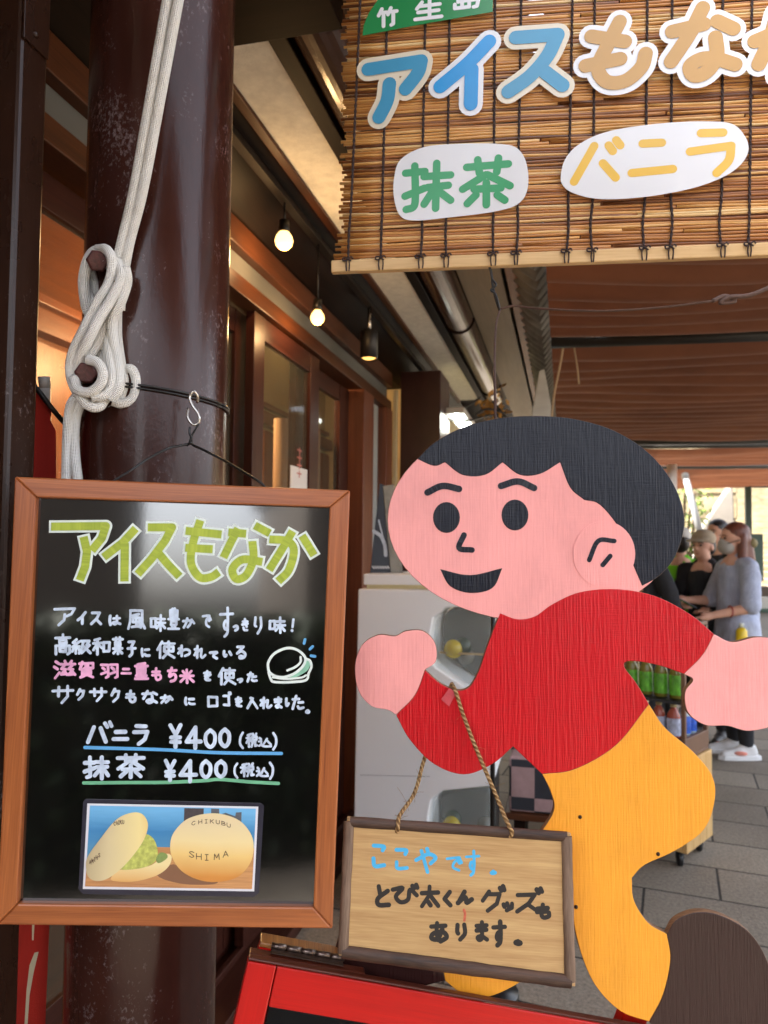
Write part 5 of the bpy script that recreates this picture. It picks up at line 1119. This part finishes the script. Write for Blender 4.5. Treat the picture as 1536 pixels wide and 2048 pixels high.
for x, y in ((.05, .04), (.05, CD-.05), (CL-.05, .04), (CL-.05, CD-.05)):
    p = CM@V((x, y, .033)); q = MB(); q.lathe([(.001, -.014), (.026, -.014), (.033, -.010), (.033, .010), (.026, .014), (.001, .014)], 20, Matrix.Translation(p)@Matrix.Rotation(math.pi/2, 4, 'Y')); 
    q.box(p+V((-.018, -.012, .0)), p+V((-.0155, .012, .04))); q.box(p+V((.0155, -.012, .0)), p+V((.018, .012, .04))); q.box(p+V((-.02, -.02, .036)), p+V((.02, .02, .0415))); q.build('caster', mat('black rubber', S(30, 30, 31), .5), cart)
def bottle(label, loc, h, r, liquid, lab, capc, group):
    t = thing('drink_bottle', label, 'bottle', loc, group); M = Matrix.Translation(loc)
    q = MB(); q.lathe([(.001, 0), (r*.9, .001), (r, .008), (r, h*.62), (r*.93, h*.70), (r*.5, h*.86), (r*.38, h*.90), (r*.38, h*.93), (.001, h*.931)], 18, M); q.build('bottle_body', liquid, t)
    q = MB(); q.lathe([(r*1.015, h*.10), (r*1.02, h*.105), (r*1.02, h*.60), (r*1.015, h*.605)], 18, M); q.build('bottle_label', lab, t)
    q = MB(); q.lathe([(r*.46, h*.92), (r*.46, h*.995), (r*.42, h), (.001, h)], 16, M); q.build('bottle_cap', capc, t); return t
tea = mat('tea', S(120, 112, 46), .15, .1); lg = mat('bright green label', S(96, 170, 50), .35, .55, (48, 48, 30)); wc = mat('pale cap', S(210, 214, 200), .4)
M_gcap = mat('gold cap', S(198, 182, 128), .35); M_rl = mat('pale label', S(176, 184, 206), .35, .4, (50, 50, 40)); M_juice = mat('red juice', S(160, 76, 56), .2, .12); M_bl = mat('blue label', S(40, 90, 190), .35, .3, (40, 40, 40)); M_wat = mat('clear drink', S(180, 196, 206), .15)
def cp(x, y, z): return CM@V((x, y, z))
tb = None
for k in range(7):
    l = ('green labelled tea bottle nearest the pink hand on the upper shelf' if k == 0 else 'green labelled tea bottle, second from the corner on the upper shelf' if k == 1 else 'green labelled tea bottle deeper along the upper shelf row')
    p = cp(.075+k*.076, .075, .7745)
    if k == 0: tb = bottle(l, p, .19, .033, tea, lg, wc, 'green tea bottles on the upper shelf')
    else: copy_tree(tb, p, l)
rb = None
for k in range(7):
    l = ('red juice bottle with pale label beside the corner post on the lower shelf' if k == 0 else 'red juice bottle with pale label, second from the corner post' if k == 1 else 'red juice bottle with pale label farther along the lower shelf row')
    p = cp(.085+k*.074, .065, .585)
    if k == 0: rb = bottle(l, p, .163, .032, M_juice, M_rl, M_gcap, 'red juice bottles on the lower shelf')
    else: copy_tree(rb, p, l)
bt_ = None
for k in range(2):
    l = ('blue labelled can shaped bottle behind the corner post' if k == 0 else 'blue labelled bottle farther back at the shelf side')
    p = cp(.068, .15+k*.075, .585)
    if k == 0: bt_ = bottle(l, p, .165, .031, M_wat, M_bl, wc, 'blue labelled bottles at the shelf side')
    else: copy_tree(bt_, p, l)
# wire rack left of the cart
rk = thing('wire_rack', 'cream wire rack seen under the red arm of the child board', 'rack', aty(1275, 1700, 4.7)*1)
q = MB(); ra, rb_ = aty(1235, 1300, 4.7), aty(1288, 1440, 4.7)
for k in range(6): x = ra.x+(rb_.x-ra.x)*k/5; q.tube([(x, 4.7, .0), (x, 4.7, ra.z+.1)], .005, 6)
for k in range(16): z = .05+k*.075; q.tube([(ra.x, 4.7, z), (rb_.x, 4.7, z)], .0035, 6)
q.tube([(rb_.x+.012, 4.7, 0), (rb_.x+.012, 4.7, ra.z+.12)], .013, 8); q.build('wire_grid', M_cream, rk)
q = MB(); random.seed(4)
for k in range(24): q.ell((ra.x+random.uniform(.02, rb_.x-ra.x-.02), 4.80+random.uniform(0, .12), .15+k*.048), (.05, .04, .03), 10)
tag(q.build('goods', mat('brown packets', S(150, 96, 56), .6, .4, (10, 10, 10))), 'brown packets filling the cream wire rack', 'goods')
# ------------------------------------------------------------------ people
SK = lambda n, c: mat(n, c, .5, .06, (12, 12, 12), spec=.35)
LIP = mat('lip', S(170, 92, 84), .45)
FOLD = bpy.data.textures.new('folds', 'CLOUDS'); FOLD.noise_scale = .13; FOLD.noise_depth = 2; FOLD.noise_basis = 'IMPROVED_PERLIN'
def person(label, loc, face, H, c, arms, head_turn=0, mask=None, cap=None, hairlong=False, visor=False, sleeve=.5, outfit='shirt', lean=0, feetgap=.1, voxel=.011, glow=None, tail=0):
    """body in local metres for a 1.70 m figure: +X forward, +Y to the person's left"""
    t = thing('person', label, 'person', loc); k = H/1.70
    M = Matrix.Translation(V(loc))@Matrix.Rotation(face, 4, 'Z')@Matrix.Diagonal((k, k, k, 1))
    def X(p): return M@V(p)
    def caps(q, L):
        for a, b, ra, rb in L: q.cap(X(a), X(b), ra*k, rb*k)
    ln = lambda z: lean*max(0, z-.95)
    HM = M@Matrix.Translation((ln(1.55)+.02, 0, 1.575))@Matrix.Rotation(head_turn, 4, 'Z')
    q = MB()
    caps(q, [((ln(1.0), 0, .96), (ln(1.15), 0, 1.16), .125, .115), ((ln(1.15), 0, 1.16), (ln(1.36), 0, 1.36), .115, .125), ((ln(1.4), .12, 1.385), (ln(1.4), -.12, 1.385), .062, .062), ((ln(1.4), 0, 1.40), (ln(1.53)+.01, 0, 1.53), .056, .05)])
    for sg_ in (1, -1):
        caps(q, [((ln(.93), .075*sg_, .92), (.015, .085*sg_, .50), .088, .056), ((.015, .085*sg_, .50), (-.01, feetgap*sg_, .09), .055, .036), ((-.02, feetgap*sg_, .05), (.13, feetgap*sg_*1.15, .03), .036, .028)])
        sh = V((ln(1.38), .165*sg_, 1.375)); el, wr = (V(p) for p in arms[0 if sg_ > 0 else 1])
        caps(q, [(sh, el, .052, .042), (el, wr, .041, .027)])
        d = (wr-el).normalized(); s_ = d.cross(V((0, 0, 1))).normalized() if abs(d.z) < .9 else V((0, 1, 0)); pd = s_.cross(d)
        pc_ = wr+d*.045; caps(q, [(wr, pc_+d*.01, .026, .034), (pc_-s_*.018, pc_+s_*.018, .022, .022)])
        for f_ in range(4):
            o_ = pc_+d*.03+s_*(.027-.018*f_); m_ = o_+d*(.034+.006*(f_ in (1, 2)))+pd*.006*sg_; e_ = m_+d*.02-V((0, 0, .018)); caps(q, [(o_, m_, .0088, .008), (m_, e_, .008, .007)])
        th_ = pc_+s_*(.03*sg_*-1); caps(q, [(pc_, th_+d*.012, .012, .010), (th_+d*.012, th_+d*.045-s_*.004*sg_, .010, .0085)])
    def HX(p): return HM@V(p)
    hq = lambda q_, c_, r_: q_.ell((0, 0, 0), (1, 1, 1), 16, HM@Matrix.Translation(c_)@Matrix.Diagonal((*r_, 1)))
    hq(q, (0, 0, .035), (.098, .076, .095)); hq(q, (.03, 0, -.03), (.068, .060, .075)); hq(q, (.062, 0, -.072), (.026, .028, .022)); hq(q, (.098, 0, -.01), (.020, .012, .014)); hq(q, (.09, 0, .012), (.012, .009, .026)); hq(q, (.083, 0, -.045), (.014, .022, .009))
    for sg_ in (1, -1): hq(q, (-.005, .077*sg_, .0), (.020, .010, .030))
    q.soft('body', c['skin'], t, voxel*.75, 3)
    q = MB()
    for sg_ in (1, -1): q.ell((0, 0, 0), (1, 1, 1), 10, HM@Matrix.Translation((.086, .030*sg_, .020))@Matrix.Diagonal((.009, .012, .008, 1)))
    q.build('eye', mat('dark eye', S(40, 28, 24), .3), t)
    q = MB()
    for sg_ in (1, -1): q.tube([HX((.083, .050*sg_, .034)), HX((.094, .032*sg_, .043)), HX((.098, .014*sg_, .040))], .0035, 6)
    q.build('eyebrow', c['hair'], t)
    if not mask:
        q = MB(); q.tube([HX((.083, .020, -.046)), HX((.097, 0, -.049)), HX((.083, -.020, -.046))], .0048, 6); q.build('mouth', LIP, t)
    q = MB(); hq(q, (-.018, 0, .058), (.104, .084, .088)); hq(q, (-.055, 0, .01), (.064, .080, .088))
    if hairlong:
        for sg_ in (1, -1):
            q.cap(HX((-.03, .062*sg_, .03)), HX((-.02, .075*sg_, -.13)), .034*k, .036*k); q.cap(HX((-.02, .075*sg_, -.13)), X((ln(1.3)+.085, .085*sg_, 1.22)), .036*k, .014*k)
        q.cap(HX((-.07, 0, .0)), HX((-.085, 0, -.14)), .066*k, .07*k); q.cap(HX((-.085, 0, -.14)), X((ln(1.3)-.10, 0, 1.26)), .07*k, .03*k)
    q.soft('hair', c['hair'], t, voxel*.9, 3)
    if mask:
        q = MB(); hq(q, (.056, 0, -.045), (.068, .064, .058)); hq(q, (.088, 0, -.02), (.034, .034, .04)); q.soft('face_mask', mask, t, voxel*.8, 2)
        q = MB()
        for sg_ in (1, -1): q.tube([HX((.08, .058*sg_, -.02)), HX((.02, .083*sg_, .0)), HX((-.01, .086*sg_, .01))], .003, 5)
        q.build('mask_strap', M_black, t)
    if cap:
        q = MB(); hq(q, (-.012, 0, .075), (.112, .092, .078)); hq(q, (.115, 0, .055), (.092, .074, .013)); hq(q, (.06, 0, .065), (.06, .085, .02)); q.soft('cap', cap, t, voxel*.8, 2)
    q = MB()
    caps(q, [((ln(1.0), 0, .97), (ln(1.15), 0, 1.18), .15, .138), ((ln(1.15), 0, 1.18), (ln(1.33), 0, 1.33), .138, .14), ((ln(1.38), .135, 1.385), (ln(1.38), -.135, 1.385), .072, .072), ((ln(1.0), .05, .95), (ln(1.0), -.05, .95), .135, .135), ((ln(1.41), .035, 1.44), (ln(1.41), -.035, 1.44), .058, .058)])
    if outfit == 'long': caps(q, [((0, .05, .95), (0, .05, .78), .135, .15), ((0, -.05, .95), (0, -.05, .78), .135, .15)])
    for sg_ in (1, -1):
        sh = V((ln(1.38), .17*sg_, 1.38)); el, wr = (V(p) for p in arms[0 if sg_ > 0 else 1])
        if sleeve <= .5: caps(q, [(sh, sh.lerp(el, min(1, sleeve*2)), .070, .074)])
        else: caps(q, [(sh, el, .068, .060), (el, el.lerp(wr, sleeve*2-1), .058, .046)])
    o = q.soft('shirt', c['top'], t, voxel, 4)
    dm_ = o.modifiers.new('folds', 'DISPLACE'); dm_.texture = FOLD; dm_.strength = .035; dm_.mid_level = .5; dm_.texture_coords = 'LOCAL'
    q = MB()
    for sg_ in (1, -1): caps(q, [((ln(.96), .06*sg_, .95), (.015, .085*sg_, .50), .118, .078), ((.015, .085*sg_, .50), (-.01, feetgap*sg_, .12), .076, .052)])
    q.soft('trousers', c['leg'], t, voxel, 3)
    for sg_ in (1, -1):
        q = MB(); y_ = feetgap*sg_; caps(q, [((-.045, y_, .052), (.05, y_*1.05, .05), .045, .047), ((.05, y_*1.05, .045), (.16, y_*1.15, .034), .042, .032), ((-.035, y_, .075), (.0, y_, .085), .046, .044)])
        o = q.soft('shoe', c['shoe'], t, voxel*.7, 2)
        q = MB(); P = [(-.10, -.035), (-.06, -.048), (.08, -.05), (.17, -.038), (.205, 0), (.17, .038), (.08, .05), (-.06, .048), (-.10, .035)]
        q.prism([X((a, y_*1.07+b, .034)) for a, b in P], [X((a*1.01, y_*1.07+b*1.02, .002)) for a, b in P]); q.build('sole', c['sole'], o, .004)
    return t, X, HX
skin = SK('skin', S(222, 172, 148)); skin2 = SK('tanned skin', S(206, 152, 126)); bh = mat('black hair', S(34, 28, 27), .4, .2, (60, 60, 10)); brh = wood('reddish brown hair', S(76, 42, 34), S(126, 72, 52), .42, (80, 80, 8), which='Object', bmp=.4)
blk = mat('black cloth', S(34, 34, 38), .85, .15, (8, 8, 8), bmp=.3, bs=(40, 40, 40), bd=.01); strp = wood('blue grey striped cotton', S(150, 160, 190), S(198, 206, 226), .85, (140, 140, 5), which='Object', bmp=.25)
whs = mat('white sneaker', S(222, 220, 218), .6, .05, (9, 9, 9)); wsole = mat('white sole', S(236, 236, 236), .5, .02); dks = mat('dark shoe', S(50, 46, 44), .5)
LEFT = math.atan2(-rt.y, -rt.x)                       # facing picture left
fold = lambda up_=0: (((.06, .235, 1.10), (.27, .16, 1.07+up_)), ((.08, -.225, 1.10), (.30, -.10, 1.08+up_)))
pw = atz(1478, 1512, 0)
wom, WX, WH = person('woman in grey mask and blue striped shirt with long brown hair, looking left', (pw.x, pw.y, 0), LEFT+.06, 1.685, dict(skin=skin, hair=brh, top=strp, leg=blk, shoe=whs, sole=wsole), (((.04, .25, 1.10), (.275, .17, 1.04)), ((.10, -.20, 1.12), (.33, -.12, 1.13))), mask=mat('grey face mask', S(176, 172, 164), .8, .05), hairlong=True, sleeve=.46, outfit='long', feetgap=.085)
q = MB(); q.ell(WX((-.1, .02, 1.56)), (.045, .05, .04), 12); q.build('hair_clip', mat('olive hair clip', S(140, 128, 84), .6, .3, (40, 40, 40)), wom)
q = MB(); q.tube([WX((.165+.032*0, .205+.038*math.cos(a), 1.072+.038*math.sin(a))) for a in [2*math.pi*i/16 for i in range(16)]], .005, 6, closed=True); q.build('bracelet', mat('red bracelet', S(170, 60, 50), .5), wom)
for sg_ in (1, -1):
    q = MB(); q.ell(WX((.06, sg_*.085*1.06+.047*sg_, .055)), (.045, .012, .016), 10); q.build('shoe_patch', mat('salmon patch', S(240, 150, 130), .6), wom)
bp_ = WX((.10, .235, .905)); t = thing('spray_bottle', 'yellow bottle with white cap held at the hip of the masked woman', 'bottle', bp_)
q = MB(); q.lathe([(.001, -.06), (.036, -.058), (.038, -.05), (.038, .03), (.026, .05), (.014, .056), (.001, .057)], 16, Matrix.Translation(bp_)); q.build('bottle_body', mat('yellow plastic', S(232, 198, 30), .3), t)
q = MB(); q.lathe([(.016, .057), (.016, .085), (.001, .086)], 12, Matrix.Translation(bp_)); q.build('bottle_cap', wc, t)
wp_ = WX((.395, .02, 1.115)); t = thing('phone', 'dark phone held between the hands of the masked woman and the capped person', 'phone', wp_)
q = MB(); Mp = Matrix.Translation(wp_)@Matrix.Rotation(LEFT, 4, 'Z')@Matrix.Rotation(-.5, 4, 'Y'); q.box((-.07, -.035, -.004), (.07, .035, .004), M=Mp); q.build('phone_body', mat('dark phone glass', S(60, 62, 70), .15), t, .003)
pq = atd(1416, 1095, 5.95)
person('person in beige cap and black top standing behind the masked woman', (pq.x, pq.y, 0), LEFT+.75, 1.63, dict(skin=skin, hair=bh, top=blk, leg=blk, shoe=dks, sole=dks), (((.04, .24, 1.10), (.25, .12, 1.08)), ((.10, -.22, 1.12), (.31, -.06, 1.12))), head_turn=-.1, cap=mat('beige cap', S(178, 162, 138), .85, .06), lean=.12, sleeve=.95)
pq = atd(1437, 1075, 6.9)
person('dark haired man whose head shows above the masked woman', (pq.x, pq.y, 0), LEFT+.5, 1.76, dict(skin=skin2, hair=bh, top=blk, leg=blk, shoe=dks, sole=dks), fold(), sleeve=.9)
pq = atd(1282, 1100, 5.5)
jk, JX, JH = person('person in black jacket seen from behind beside the black painted hair', (pq.x, pq.y, 0), LEFT-2.55, 1.64, dict(skin=skin, hair=bh, top=blk, leg=blk, shoe=dks, sole=dks), (((.03, .25, 1.10), (.20, .20, 1.02)), ((.06, -.25, 1.10), (.26, -.10, 1.06))), sleeve=.95, voxel=.012)
q = MB(); q.cap(JX((-.02, .17, 1.43)), JX((.19, -.02, 1.22)), .012, .012); q.cap(JX((-.02, .17, 1.43)), JX((-.17, -.02, 1.22)), .012, .012); q.build('bag_strap', M_black, jk)
q = MB(); a = JX((-.146, -.06, 1.32)); q.ell(a, (.028, .02, .008), 8); q.build('jacket_mark', mat('white mark', S(190, 190, 186), .6), jk)
pq = atd(1360, 1090, 6.2); ng = mat('neon yellow green vest', S(120, 214, 30), .7, .1)
person('person in neon green vest and white cap with back turned', (pq.x, pq.y, 0), LEFT-1.9, 1.66, dict(skin=skin, hair=bh, top=ng, leg=blk, shoe=dks, sole=dks), (((.0, .25, 1.10), (.05, .27, .87)), ((.0, -.25, 1.10), (.05, -.27, .87))), cap=mat('white cap', S(214, 210, 204), .7, .08), sleeve=.3)
pq = atd(1323, 1150, 5.9)
person('person in pale grey top half hidden by the black painted hair', (pq.x-.1, pq.y, 0), LEFT-1.2, 1.55, dict(skin=skin, hair=bh, top=mat('pale grey cloth', S(150, 148, 156), .85), leg=blk, shoe=dks, sole=dks), fold(), sleeve=.8)
pq = atd(1520, 1055, 29.5)
person('distant person in white shirt and pale trousers on the stone stairs', (pq.x, 28.7, .15*13), -math.pi/2, 1.66, dict(skin=skin2, hair=bh, top=mat('white cotton', S(214, 218, 226), .8), leg=mat('pale trousers', S(200, 190, 190), .8), shoe=dks, sole=dks), (((.0, .25, 1.10), (.08, .24, .87)), ((.0, -.25, 1.10), (.08, -.24, .87))), cap=mat('dark cap', S(70, 66, 60), .8), voxel=.02, sleeve=.45)
for o in bpy.data.objects:
    if '_o' in o: del o['_o']
